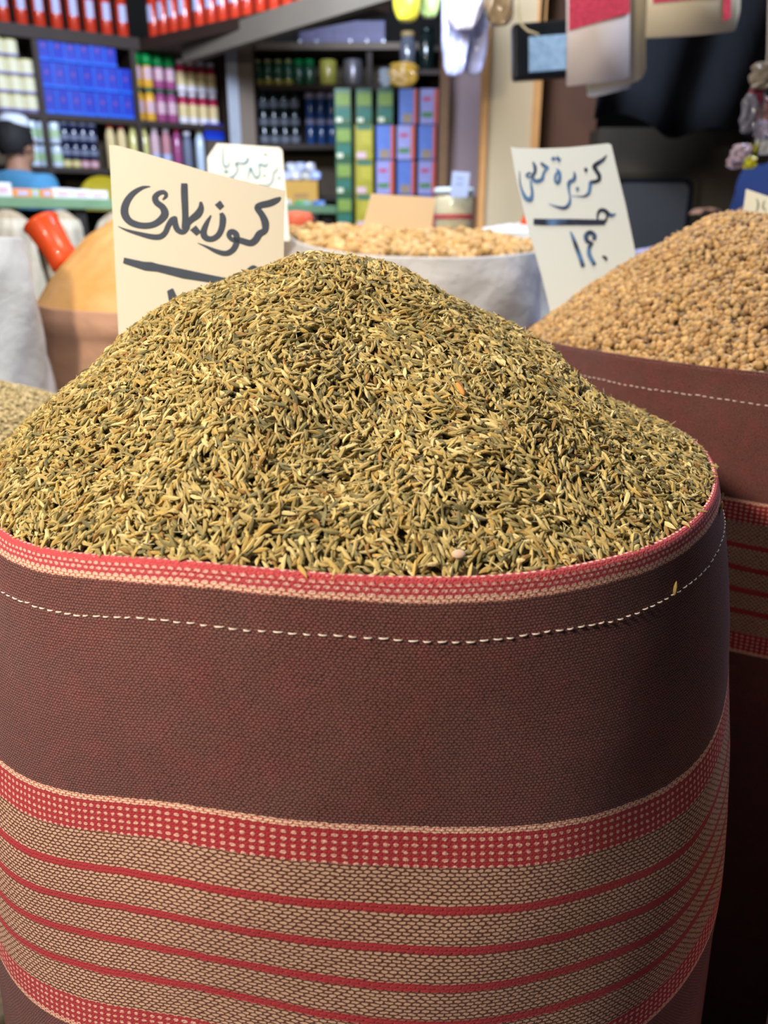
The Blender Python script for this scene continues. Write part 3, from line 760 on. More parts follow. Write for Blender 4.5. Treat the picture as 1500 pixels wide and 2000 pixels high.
# blue boxes
M_BLUE = plain('deep_blue_card', (.0, .022, .42), .5, .25, 14); M_BLUE2 = plain('light_blue_print', (.0, .10, .62), .5); M_PINKP = plain('pink_print', (.16, .05, .32), .5)
pr = carton(M_BLUE, .0695, .125, .05, [('light_stripe', M_BLUE2, -.48, .02, .48, .14), ('side_stripe', M_BLUE2, -.5, .14, -.36, .97), ('emblem', M_PINKP, -.08, .50, .14, .66)])
place_rows([pr], RL, 99, 250, 215, 7, zB, 3, .1255, .03, 'deep blue boxes on the wall shelf', 'box', 'deep blue box with a pink dot in the {r} row, {o} from the left', tops=[7, 7, 6])
kill(pr)
# juice bottles
M_ORJ = plain('orange_juice', (.72, .38, .04), .25, .25, 40, **G); M_PURJ = plain('purple_juice', (.34, .07, .20), .25, .25, 40, **G); M_PKL = plain('pink_lilac_label', (.60, .40, .45), .5)
M_DKG = plain('dark_green_cap', (.03, .13, .07), .4)
pj = [bottle(b_, M_PKL, c_, r=.029, h=.17, neck=nk, shoulder=sh, caph=ch_, lab0=.25, lab1=.6, arc=.9) for (c_, nk, sh, ch_) in ((M_DKG, .018, .74, .02), (M_GREENCAP, .021, .56, .058)) for b_ in (M_ORJ, M_PURJ)]
place_rows(pj, RL, 279, 343, 235, 4, zB, 2, .171, .05, 'green capped juice bottles', 'bottle', 'green-capped juice bottle in the {r} row beside the blue boxes, {o} from the left', pick=lambda i, r: (0 if i < 2 else 1) + 2 * r)
for p in pj: kill(p)
M_MAG = plain('magenta_bottle', (.40, .015, .06), .25, .1, **G); M_YW = plain('yellow_white_label', (.70, .55, .28), .5); M_WC = plain('white_cap', (.70, .66, .72), .4)
pr = bottle(M_MAG, M_YW, M_WC, r=.027, h=.165, neck=.016, shoulder=.74, lab0=.18, lab1=.62)
MB().lathe([(.0278, .004), (.0278, .035)], 14, cap=False).build('white_band', M_WC, [c for c in pr.children if c.name.startswith('bottle_body')][0])
place_rows([pr], RL, 366, 424, 245, 4, zB, 2, .166, .05, 'dark red bottles with white base', 'bottle', 'dark red bottle with yellow and white label, {r} row, {o} from the left')
kill(pr)
# lower row : white-green cans, dark jars, mixed bottles, blue box
M_WGR = plain('white_green_can', (.58, .68, .80), .35, .1, **G); M_GRN = plain('pale_green_label', (.42, .58, .35), .5)
pr = can(M_WGR, M_WC, M_GRN, r=.028, h=.105, l0=.25, l1=.65)
place_rows([pr], RL, 52, 118, 325, 4, zC, 2, .118, .05, 'white and green cans behind the man', 'can', 'white can with pale green label behind the man, {r} row, {o} from the left')
kill(pr)
M_NAVY = plain('navy_glass', (.008, .012, .05), .12, .3, **G); M_SPK = plain('speckled_label', (.16, .18, .26), .5, .7, 160); M_OLV = plain('olive_lid', (.42, .42, .15), .5); M_RSE = plain('rose_lid', (.50, .22, .25), .5)
pj = [can(M_NAVY, M_NAVY, M_SPK, r=.025, h=.075, name='jar', l0=.3, l1=.7), can(M_OLV, M_OLV, M_YW, r=.023, h=.04, name='jar'), can(M_RSE, M_RSE, M_PKL, r=.023, h=.04, name='jar')]
z = zC
place_rows(pj, RL, 137, 190, 330, 4, z + .0, 1, 0, .05, 'small lids and jars on the lower shelf', 'jar', 'small coloured jar under the dark jars, {o} from the left', pick=lambda i, r: 1 if i < 2 else 2)
place_rows(pj, RL, 137, 190, 320, 4, z + .041, 3, .076, .05, 'dark blue jars stacked on the lower shelf', 'jar', 'dark navy jar in the {r} row below the blue boxes, {o} from the left')
for p in pj: kill(p)
spec = [(M_YW, M_RED, 222), (M_YW, M_MAG, 244), (M_CANY, M_OLV, 267), (M_CANY, M_OLV, 288), (M_PKL, M_WC, 309), (M_RSE, M_WC, 331), (M_PURJ, M_MAG, 352), (M_SPK, M_WC, 372), (M_WGR, M_OLV, 397)]
nm_ = ['cream bottle with red cap, nearest the dark jars', 'cream bottle with dark red cap, second from the dark jars', 'yellowish bottle with olive cap, left of its twin', 'yellowish bottle with olive cap, right of its twin', 'pinkish bottle with a white cap beside the yellowish pair', 'rose bottle with a white cap in the middle of the lower shelf', 'purple bottle with a dark red cap on the lower shelf', 'grey speckled bottle with a white cap on the lower shelf', 'pale blue bottle with an olive cap next to the blue box']
for (bm_, cm_, px), lb in zip(spec, nm_):
    pr = bottle(bm_, M_WLAB if bm_ in (M_PKL, M_RSE) else None, cm_, r=.026, h=.235 if bm_ is not M_SPK else .22, neck=.015, shoulder=.74, lab0=.1, lab1=.4)
    pr.location = RL.at(sx(RL, px, 280), .06, zC); tag(pr, lb, 'bottle', 'mixed bottles on the lower shelf')
pr = carton(M_BLUE, .12, .09, .06, [('light_stripe', M_BLUE2, -.48, .02, .48, .12)]); pr.location = RL.at(sx(RL, 421, 270), .04, zC + .18); pr.rotation_euler.z = RL.rz
tag(pr, 'deep blue box at the right end of the lower shelf beside the grey column', 'box')
pr = carton(plain('brown_box', (.10, .07, .05), .7), .12, .178, .06, [('label', M_YW, -.2, .3, .2, .6)]); pr.location = RL.at(sx(RL, 424, 270), .04, zC); pr.rotation_euler.z = RL.rz
tag(pr, 'brown box under the deep blue box at the end of the lower shelf', 'box')
# --- middle shelves
M_TING = plain('green_oil_glass', (.01, .10, .05), .12, .3, coat=1.0); M_TINY = plain('yellow_oil_label', (.45, .42, .08), .3, **G); M_SILV = plain('grey_tin', (.22, .21, .24), .3, .1, metal=.5)
pj = [bottle(M_TING, M_TINY, M_OLV, r=.026, h=.134, neck=.014, shoulder=.8, lab0=.03, lab1=.22)]
place_rows(pj, RM, 503, 563, 165, 4, zM1, 1, 0, .05, 'green oil bottles on the back shelf', 'bottle', 'green oil bottle with yellow foot on the top back shelf, {o} from the left'); kill(pj[0])
pj = [bottle(M_TING, None, M_GREENCAP, r=.028, h=.134, neck=.02, shoulder=.8)]
place_rows(pj, RM, 583, 604, 165, 2, zM1, 1, 0, .05, 'plain green bottles on the back shelf', 'bottle', 'plain dark green bottle on the top back shelf, {o} of two'); kill(pj[0])
pr = can(M_TINY, M_OLV, None, r=.05, h=.132); pr.location = RM.at(sx(RM, 640, 150), .06, zM1); tag(pr, 'large yellow tin on the top back shelf', 'can')
pr = can(M_SILV, M_SILV, None, r=.055, h=.134); pr.location = RM.at(sx(RM, 689, 150), .06, zM1); tag(pr, 'large grey tin right of the yellow tin on the back shelf', 'can')
M_BLK = plain('black_bottle', (.006, .012, .012), .15, .3, **G); M_GLAB = plain('grey_label', (.15, .165, .20), .6, .25, 90)
pr = can(M_BLK, M_GLAB, M_GLAB, r=.029, h=.093, name='jar', l0=.1, l1=.5)
place_rows([pr], RM, 515, 576, 275, 4, zM2, 3, .094, .05, 'black jars with grey labels', 'jar', 'black jar in the {r} row of the back shelf, {o} from the left'); kill(pr)
M_BLB = plain('blue_bottle', (.015, .06, .20), .15, .3, coat=1.0); M_LAVC = plain('lavender_cap', (.30, .28, .42), .4)
pr = bottle(M_BLB, None, M_LAVC, r=.028, h=.137, neck=.022, shoulder=.75, caph=.03)
place_rows([pr], RM, 606, 648, 275, 3, zM2, 2, .138, .05, 'blue bottles with lavender caps', 'bottle', 'blue bottle with lavender cap, {r} row of the back shelf, {o} from the left'); kill(pr)
M_DVI = plain('dark_violet_box', (.035, .03, .12), .4, .2, **G); M_DV2 = plain('dim_lilac_print', (.12, .11, .22), .5)
pr = carton(M_DVI, .115, .125, .06, [('print', M_DV2, -.35, .1, .35, .5)])
zT = 2.096
place_rows([pr], RM, 603, 733, 70, 5, zT, 1, 0, .03, 'dark violet boxes above the back shelves', 'box', 'dark violet box on top of the back shelves, {o} from the left'); kill(pr)
# --- goods stacked on the floor stand, nearer: green tins and blue packs
RT = Run(-.25, 4.5, .4, 4.5)
zt = RT.pix(700, 446)[1]
st_ = empty('goods_stand', RT.at(.28, .10, 0)); tag(st_, 'dark stand under the stacks of green tins and blue packs', 'stand')
MB().box(0, 0, zt - .02, .62, .24, .04).build('stand_top', M_WOOD, st_)
for q in (-.28, .28): MB().box(q, 0, (zt - .04) / 2, .04, .22, zt - .04).build('stand_leg', M_WOOD, st_)
M_TG = plain('green_yellow_tin', (.015, .09, .035), .3, .5, 40, **G); M_TY = plain('yellow_tin', (.34, .30, .02), .3, .2, 30, **G); M_LG = plain('light_green_print', (.17, .26, .04), .5, .6, 45); M_TEAL = plain('teal_print', (.015, .13, .09), .5, .3); M_WD = plain('white_print', (.62, .62, .45), .5, .1)
tg = carton(M_TG, .085, .167, .08, [('light_print', M_LG, -.40, .52, .42, .86), ('teal_print', M_TEAL, -.40, .18, .4, .42), ('white_spot', M_WD, -.40, .06, -.05, .20)], 'tin')
ty = carton(M_TY, .095, .167, .08, [('teal_print', M_TEAL, -.40, .86, .42, .98), ('yellow_print', plain('bright_yellow_print', (.42, .36, .03), .5, .5, 35), -.30, .4, .42, .8), ('white_spot', M_PKL, -.40, .04, .1, .22)], 'tin')
place_rows([tg], RT, 673, 674, 440, 1, zt, 4, .168, .05, 'green tins in the left column of the stand', 'tin', 'green tin in the narrow left column, {r} in the column')
place_rows([ty, tg], RT, 712, 713, 440, 1, zt, 4, .168, .05, 'yellow tins in the second column of the stand', 'tin', 'tin in the yellow column right of the green tins, {r} in the column', pick=lambda i, r: 1 if r == 3 else 0)
pj = [copy_tree(tg)]; o = pj[0]; o.location = RT.at(sx(RT, 752, 240), .05, zt + 3 * .168); tag(o, 'green tin standing apart on top of the blue packs column', 'tin'); 
kill(tg); kill(ty)
M_PB = plain('sky_blue_pack', (.11, .19, .52), .3, .25, 30, **G); M_PW = plain('pale_pack', (.30, .30, .58), .35, .2, 30, **G); M_RST = plain('coral_stripe', (.55, .10, .07), .4); M_FOOD = plain('brown_food_print', (.30, .22, .14), .5, .5, 60); M_PGR = plain('green_print', (.08, .22, .06), .5, .4, 60)
pa = carton(M_PB, .095, .165, .07, [('coral_stripe', M_RST, .30, .02, .48, .98), ('food_print', M_FOOD, -.3, .04, .2, .3)], 'pack')
pb = carton(M_PW, .095, .165, .07, [('coral_stripe', M_RST, .26, .02, .48, .98), ('red_letters', plain('crimson_print', (.5, .05, .14), .5), -.35, .66, .1, .76), ('green_print', M_PGR, -.4, .2, .2, .34)], 'pack')
place_rows([pa, pb], RT, 752, 833, 400, 3, zt, 4, .168, .05, 'blue and lilac packs stacked on the stand', 'pack', 'blue and lilac pack in the {r} row of the stand, {o} from the left', pick=lambda i, r: 1 if (i + r) % 2 else 0, tops=[3, 3, 3, 0])
for i, px in enumerate((797, 838)):
    o = copy_tree(pa if i == 0 else pb); o.location = RT.at(sx(RT, px, 230), .05, zt + 3 * .168); tag(o, ['sky blue pack with coral stripe on top of the stack', 'pale pack with coral stripe at the top right of the stack'][i], 'pack', 'packs on top of the stack')
kill(pa); kill(pb)
def crumple(name, w_, d_, h_, mat, amp=.15, seed=1, sub=4, pinch=True, parent=None, hang=True):
    bm = bmesh.new(); bmesh.ops.create_icosphere(bm, subdivisions=sub, radius=1)
    q = random.Random(seed); ph = [q.uniform(0, 6) for _ in range(9)]
    for v in bm.verts:
        x, y, z = v.co; s_ = lambda a: math.copysign(abs(a) ** .55, a)
        x, y, z = s_(x), s_(y), s_(z)
        n_ = math.sin(x * 5 + ph[0] + 3 * math.sin(z * 3 + ph[1])) + .7 * math.sin(z * 9 + ph[2] + x * 4) + .5 * math.sin(y * 8 + x * 11 + ph[3]) + .4 * math.sin(x * 17 - z * 13 + ph[4])
        k = 1 + amp * n_ * .35
        if pinch and z > .5: k2 = 1 - .75 * ((z - .5) / .5) ** 2; x *= k2; y *= k2
        v.co = (x * w_ / 2 * k, y * d_ / 2 * (k + amp * n_ * .6), (z if not hang else z - 1) * h_ / 2 * (1 if not hang else 1) + (h_ / 2 if not hang else 0))
    for f in bm.faces: f.smooth = True
    me = bpy.data.meshes.new(name); bm.to_mesh(me); bm.free(); return link(name, me, mat, parent)
def put_hang(name, px, py_top, Y, w_, d_, h_, mat, label, cat, seed=1, amp=.15, pinch=True):
    o = crumple(name, w_, d_, h_, mat, amp, seed, 4, pinch); o.location = at(px, py_top, Y); tag(o, label, cat); return o
# snack bag, two jars on a small high ledge
zl = RT.pix(800, 142)[1]
M_SNACK = plain('yellow_orange_foil', (.72, .42, .06), .3, .4, 30, **G)
zs = zt + 4 * .168 
o = crumple('snack_bag', .14, .06, .115, M_SNACK, .25, 5, 4, False, hang=False); o.location = RT.at(sx(RT, 787, 150), .05, zs + .006); tag(o, 'orange and yellow snack bag lying on top of the blue packs', 'bag')
o = crumple('snack_bag', .06, .05, .09, plain('pale_foil', (.45, .50, .55), .3, .3, 30), .25, 9, 4, False, hang=False); o.location = RT.at(sx(RT, 752, 160), .05, zs + .004); tag(o, 'pale snack bag beside the orange one on the stack', 'bag')
# ledge with jars
RJ = Run(0.05, 4.75, .5, 4.75); zj = RJ.pix(815, 138)[1]
lg = empty('jar_ledge', RJ.at(sx(RJ, 818, 140) , .07, 0)); tag(lg, 'dark ledge with tall jars above the blue packs', 'shelf')
MB().box(0, 0, zj - .012, .30, .2, .024).build('ledge_board', M_WOOD, lg); MB().box(0, .08, zj / 2, .30, .03, zj - .03).build('back_panel', plain('black_panel', (.01, .009, .009), .8), lg)
M_GLS = plain('smoky_glass', (.10, .11, .14), .08, .3, coat=1.0)
for i, (px, hh, lb) in enumerate(((797, .19, 'glass jar with a brass lid on the dark ledge'), (834, .21, 'tall dark glass jar at the right of the ledge'))):
    r0 = empty('glass_jar', RJ.at(sx(RJ, px, 100), .06, zj)); tag(r0, lb, 'jar')
    MB().lathe([(.036, 0), (.042, .01), (.042, hh * .75), (.034, hh * .85), (.034, hh * .9)], 18).build('jar_body', M_GLS if i == 0 else M_BLK, r0)
    MB().lathe([(.036, hh * .88), (.036, hh)], 18).build('lid', plain('brass_lid', (.35, .24, .10), .4) if i == 0 else M_BLK, r0)
# --- pillar and panels on the right
M_CRP = plain('cream_board', (.52, .41, .25), .6, .12, 5); M_ORW = plain('orange_wood', (.58, .29, .10), .45, .25, 10); M_BRN = plain('brown_panel', (.13, .06, .035), .6, .2, 6); M_LILP = plain('lilac_panel', (.30, .22, .24), .5, .1, 4)
def slab(name, px0, px1, Y, mat, z0=0, z1=3.15, th=.08, pyr=250):
    a = at(px0, pyr, Y).x; c = at(px1, pyr, Y).x
    return struct(name, MB().box((a + c) / 2, Y + th / 2, (z0 + z1) / 2, c - a, th, z1 - z0), mat)
slab('trim_6', 951, 1040, 3.9, M_CRP); slab('trim_7', 940, 952, 3.88, M_ORW, th=.1); slab('trim_8', 1039, 1054, 3.88, M_ORW, th=.1)
slab('wall_niche', 1053, 1164, 4.1, M_BRN, th=.06)
slab('trim_9', 859, 876, 4.12, plain('brown_wood', (.16, .085, .04), .6, .3, 10), th=.08)
zp = at(900, 384, 4.2).z
slab('wall_panel', 875, 941, 4.2, M_LILP, z0=zp); slab('wall_plinth', 875, 941, 4.2, M_BRN, z1=zp - .005)
# --- jar with tag on a stool
zj2 = at(885, 462, 3.0).z; xj = at(888, 420, 3.0).x
st_ = empty('jar_stand', (xj, 3.06, 0)); tag(st_, 'brown wooden stand under the cream plastic jar', 'stand')
MB().lathe([(.16, zj2 - .03), (.16, zj2)], 24).build('stand_top', M_WOOD, st_)
for k in range(4): MB().tube([(.12 * math.cos(k * PI / 2 + .7), .12 * math.sin(k * PI / 2 + .7), 0), (.10 * math.cos(k * PI / 2 + .7), .10 * math.sin(k * PI / 2 + .7), zj2 - .03)], .016).build('stand_leg', M_WOOD, st_)
jr = empty('plastic_jar', (xj, 3.06, zj2)); tag(jr, 'cream plastic jar with a pale lid and red print behind the soy chunks', 'jar')
MB().lathe([(.062, 0), (.068, .01), (.070, .125), (.066, .14)], 24).build('jar_body', plain('cream_plastic', (.60, .52, .33), .25, .1, **G), jr)
MB().lathe([(.071, .14), (.072, .158), (.068, .163)], 24).build('lid', plain('pale_blue_plastic', (.62, .70, .74), .3), jr)
MB().lathe([(.0715, .06), (.0715, .075)], 24, cap=False).build('red_band', plain('crimson_print2', (.45, .06, .07), .5), jr)
pt_ = Plane(at(884, 335, 2.96), at(916, 337, 2.96), at(880, 380, 2.96))
tg_ = card('price_tag', pt_, [(884, 334), (918, 337), (913, 385), (879, 385)], plain('pale_blue_card', (.42, .50, .72), .5, .05), .003, 'small pale blue tag standing over the plastic jar')
ink(pt_, [[(890, 347, 2), (906, 349, 2)], [(889, 358, 2), (905, 360, 2)]], [], lambda x, y: (x, y), plain('dim_blue_ink', (.2, .26, .5), .6), tg_)
# --- red scoops
M_SCOOP = plain('red_plastic', (.80, .09, .02), .35, .12, 12, coat=.2)
def scoop(loc, rot, s, label):
    r0 = empty('scoop', loc); r0.rotation_euler = rot; r0.scale = (s, s, s); tag(r0, label, 'scoop')
    MB().lathe([(.0, .006), (.028, .004), (.034, .012), (.031, .045), (.037, .108), (.040, .112), (.037, .107), (.029, .05), (.031, .016), (0, .012)], 28, cap=False).build('scoop_cup', M_SCOOP, r0)
    MB().tube([(0, 0, .006), (0, 0, -.02), (.002, 0, -.045)], [.013, .011, .012], 10).build('handle', M_SCOOP, r0)
p = at(136, 524, 2.02)
scoop(p, (R_(-14), R_(-33), 0), 1.14, 'orange-red plastic scoop stuck upright in the orange powder at the left')
p = at(1012, 478, 2.55)
scoop(p, (R_(0), R_(28), 0), .8, 'red plastic scoop in the small white sack, half hidden by the white card')
p = at(577, 462, 2.30)
st_ = MB().lathe([(.0, .0), (.045, .0), (.05, .05), (.042, .065), (0, .07)], 20).build('red_tub', plain('red_plastic2', (.8, .16, .08), .4), None)
st_.location = at(580, 462, 2.42); tb_ = st_.location.copy(); tag(st_, 'small red tub showing behind the left end of the soy chunk sack', 'tub')
o = empty('tub_stool', (tb_.x, tb_.y, 0)); tag(o, 'dark round stool under the small red tub behind the soy chunk sack', 'stool')
MB().lathe([(.09, tb_.z - .03), (.09, tb_.z - .001)], 20).build('stool_top', M_WOOD, o)
for k in range(3): MB().tube([(.08 * math.cos(k * 2.1), .08 * math.sin(k * 2.1), 0), (.06 * math.cos(k * 2.1), .06 * math.sin(k * 2.1), tb_.z - .03)], .014).build('leg', M_WOOD, o)
# --- counter
M_GRN_R = plain('green_painted_rail', (.16, .27, .15), .5, .2, 12); M_BLKW = plain('black_wood', (.022, .018, .016), .6, .3); 
s0 = sx(RC, -120, 390); s1 = sx(RC, 655, 405); zc = RC.pix(100, 386)[1]
ct = empty('counter', RC.at((s0 + s1) / 2, .25, 0), RC.rz); tag(ct, 'long stall counter with a green painted edge and black posts', 'counter')
MB().box(0, -.075, zc - .02, s1 - s0, .35, .03).build('counter_top', plain('worn_top', (.35, .33, .28), .6, .3, 8), ct)
MB().box(0, -.26, zc - .022, s1 - s0, .025, .042, bev=.004).build('green_edge', M_GRN_R, ct)
for k, px in enumerate((28, 160, 300, 430, 560, 640)):
    q = sx(RC, px, 430) - (s0 + s1) / 2
    MB().box(q, -.22, (zc - .04) / 2, .05, .05, zc - .04).build('post', M_BLKW, ct)
MB().box(0, .07, (zc - .04) / 2, s1 - s0, .02, zc - .04).build('back_panel', M_BLKW, ct)
# cream sacks in front of / under the counter
for px, rr, lb in ((-8, .085, 'cream sack under the counter at the far left edge'), (92, .085, 'cream sack under the counter behind the red scoop'), (205, .10, 'cream sack under the counter behind the orange powder mound')):
    q = sx(RC, px, 440); p = RC.at(q, .0, 0)
    S = Sack(p.x + RC.n.x * .14, p.y + RC.n.y * .14, 1.14, [(0, rr * .8), (.03, rr * .95), (.3, rr), (.9, rr), (1.12, rr * .8)], wr=.01, seed=px)
    tag(S.build('cream_sack', M_CREAM, 60), lb, 'sack')
    Hh = Heap(S, rr * .76, .04, S.cx, S.cy, lambda t: 2 + 0 * t, lump=.003)
    tag(link('grain_heap', mesh_from('grain_heap', Hh.base(0, (.7, .7, .7))), plain('beige_grain', (.42, .33, .22), 1, .2, 40)), 'beige grain filling the ' + lb, 'grain', kind='stuff')
# packets on the counter
M_PKO = plain('orange_packet', (.66, .24, .06), .5, .2); M_PKW = plain('white_packet', (.66, .66, .64), .5, .15, 40); M_PKG = plain('green_packet', (.15, .42, .16), .5)
def packet(px, w_, mat, lb, h_=.035, name='packet', back=.02, zz=None):
    r0 = empty(name, RC.at(sx(RC, px, 382), back, zc - .005 if zz is None else zz), RC.rz + random.uniform(-.1, .1)); tag(r0, lb, 'packet', 'small packets on the counter')
    MB().box(0, 0, h_ / 2 + .001, w_, .07, h_, bev=.006).build('wrapper', mat, r0)
    MB().box(0, -.0355, h_ / 2 + .001, w_ * .5, .001, h_ * .4).build('label', M_WLAB if mat is not M_PKW else M_PKL, r0)
packet(6, .07, M_PKW, 'white packet at the far left end of the counter', .055)
packet(42, .08, M_PKO, 'wide orange packet lying on the counter before the man'); packet(68, .04, plain('olive_packet', (.40, .42, .15), .5), 'small olive packet between the two orange ones')
packet(90, .055, M_PKO, 'short orange packet on the counter beside the olive one'); packet(121, .09, M_PKW, 'first white packet right of the orange packets', .042)
packet(155, .09, M_PKW, 'second white packet right of the orange packets', .04); packet(190, .09, M_PKW, 'third white packet right of the orange packets', .037)
packet(573, .07, M_PKW, 'white packet on the counter left of the small green packet', .03, back=.1); packet(614, .07, M_PKG, 'small green packet at the right end of the counter', .03, back=.1)
packet(645, .04, plain('blue_packet', (.10, .25, .62), .5), 'small blue packet at the very right end of the counter', .03, back=.1)
# orange carton with white pouches on it, behind the counter
zo = at(580, 398, 4.95).z
oc = carton(plain('ochre_card', (.60, .33, .06), .6, .15, 10), .20, .155, .14, [('print', plain('brown_print', (.4, .2, .08), .6), -.2, .4, .2, .55)], 'ochre_carton')
oc.location = (at(588, 380, 4.95).x, 5.02, zo - .03); tag(oc, 'ochre cardboard box standing behind the counter', 'box')
cr = empty('crate_stand', (oc.location.x, 5.03, 0)); tag(cr, 'black stand under the ochre box', 'stand')
MB().box(0, 0, (zo - .032) / 2, .3, .16, zo - .034).build('stand_body', M_BLKW, cr)
q = random.Random(5); pc = [(.5, .55, .8), (.62, .6, .66), (.55, .55, .5), (.35, .45, .8), (.6, .62, .7)]
zz0 = oc.location.z + .156
for i in range(7):
    o = crumple('pouch', .06, .06, .05, plain('pouch%d' % (i % 5), pc[i % 5], .25, .2, 60, **G), .3, 20 + i, 3, False, hang=False)
    o.location = (oc.location.x - .085 + .056 * (i % 4) + (.028 if i > 3 else 0), 5.02 - .02 * (i % 2), zz0 + (.048 if i > 3 else .002))
    tag(o, ('pale plastic pouch resting on the ochre box, %s from the left' % ORD[i % 4]) if i < 4 else ('pale plastic pouch in the upper layer over the ochre box, %s from the left' % ORD[i - 4]), 'pouch', 'plastic pouches on the ochre box')
# --- yellow chair
M_YCH = plain('yellow_plastic', (.46, .36, .02), .45, .15, coat=.2)
xc = at(192, 360, 4.6).x; ch = empty('plastic_chair', (xc, 4.66, 0)); ch.rotation_euler.z = .3; tag(ch, 'yellow plastic chair with a rounded back behind the man', 'chair')
zt_ = at(178, 338, 4.6).z
bm = bmesh.new(); rows = []
for j in range(9):
    zf = j / 8; row = []
    for i in range(15):
        a = -1.15 + 2.3 * i / 14; wd = .19 * (1 - .35 * zf ** 3)
        row.append(bm.verts.new((wd * math.sin(a), .16 * math.cos(a) * .8 + .05 * zf, .45 + (zt_ - .45) * zf - .10 * (abs(a) / 1.15) ** 2.5 * zf)))
    rows.append(row)
for r1, r2 in zip(rows, rows[1:]):
    for i in range(14): bm.faces.new((r1[i], r1[i + 1], r2[i + 1], r2[i])).smooth = True
me = bpy.data.meshes.new('backrest'); bm.to_mesh(me); bm.free(); o = link('backrest', me, M_YCH, ch); sm = o.modifiers.new('s', 'SOLIDIFY'); sm.thickness = .02
MB().box(0, -.06, .44, .42, .40, .03, bev=.012).build('seat', M_YCH, ch)
for sx_ in (-1, 1):
    for sy_ in (-1, 1): MB().tube([(sx_ * .20, -.06 + sy_ * .18, 0), (sx_ * .17, -.06 + sy_ * .15, .43)], [.016, .02]).build('leg', M_YCH, ch)
# --- things hanging at the right
zr = 1.98
rail = MB().tube([at(820, 0, 2.7) * 0 + Vector((.05, 2.68, zr)), Vector((1.9, 2.68, zr))], .012).build('hanging_rail', M_BLKW); tag(rail, 'dark rail overhead from which the bags hang', 'rail')
rail2 = MB().tube([Vector((-.02, 3.45, 2.2)), Vector((.75, 3.45, 2.2))], .012).build('hanging_rail', M_BLKW); tag(rail2, 'second dark rail further back carrying the clear bags', 'rail')
for q, (Y, zq) in enumerate(((2.68, zr), (3.45, 2.2))): pass
M_CLR = plain('clear_lilac_plastic', (.42, .42, .62), .18, .35, 30, coat=.8)
M_CLR2 = plain('mixed_plastic', (.50, .42, .45), .2, .6, 35, coat=.8)
def hung(name, px, pyb, Y, w_, d_, ztop, mat, lb, cat, seed, amp=.2, pinch=True):
    b_ = at(px, pyb, Y); h_ = ztop - b_.z
    o = crumple(name, w_, d_, h_, mat, amp, seed, 5, pinch); o.location = (b_.x, Y, ztop); return tag(o, lb, cat)
hung('clear_bag', 886, 150, 3.42, .10, .05, 2.19, M_CLR, 'crumpled clear plastic bag hanging before the lilac panel, left one', 'bag', 3)
hung('clear_bag', 925, 146, 3.50, .10, .05, 2.19, M_CLR, 'crumpled clear plastic bag hanging before the lilac panel, right one', 'bag', 4)
hung('printed_bag', 905, 60, 3.36, .14, .05, 2.19, M_CLR2, 'mottled printed bag hanging in front of the clear bags', 'bag', 6)
hung('snack_bag', 795, 44, 3.40, .11, .07, 2.19, plain('yellow_green_foil', (.55, .45, .03), .3, .4, 12, **G), 'round yellow snack bag hanging at the top of the picture', 'bag', 8, .08)
hung('snack_bag', 838, 36, 3.46, .09, .06, 2.19, plain('lime_foil', (.36, .46, .16), .3, .5, 40, **G), 'lime green snack bag hanging right of the yellow one', 'bag', 9)
hung('brown_bag', 975, 52, 2.70, .085, .05, zr - .01, plain('brown_cellophane', (.30, .22, .13), .2, .6, 50, coat=.8), 'brown cellophane bag hanging in front of the cream pillar', 'bag', 11)
o = MB().tube([at(1012, -40, 2.62), at(1013, 20, 2.62), at(1018, 48, 2.62), at(1030, 60, 2.61), at(1052, 68, 2.60)], .0035, 6).build('cord', plain('pale_cord', (.45, .38, .22), .6)); tag(o, 'pale cord looping down beside the black pouch', 'cord')
# black pouch; its blue-white reflection is put in as a coloured panel
pb_ = empty('black_pouch', at(1056, 100, 2.74)); tag(pb_, 'black bag with a painted pale blue reflection hanging beside the pillar', 'bag')
wv_ = at(1112, 100, 2.74).x - at(1000, 100, 2.74).x; hv = at(1056, 40, 2.74).z - at(1056, 152, 2.74).z
M_BLKP = plain('black_vinyl', (.006, .008, .012), .3, .3)
MB().box(0.01, 0, 0, wv_ + .02, .05, hv, ry=R_(-4), bev=.01).build('pouch_body', M_BLKP, pb_)
MB().box(0.028, -.027, -.01, wv_ * .78, .006, hv * .62, ry=R_(-4), bev=.002).build('window', plain('pale_blue_reflection', (.28, .46, .86), .25, .45, 45, coat=.6), pb_)  # panel coloured pale blue to stand for the reflection on the vinyl
MB().tube([(0, 0, hv / 2), (0, -.01, zr - at(1056, 100, 2.74).z)], .006).build('strap', M_BLKP, pb_)
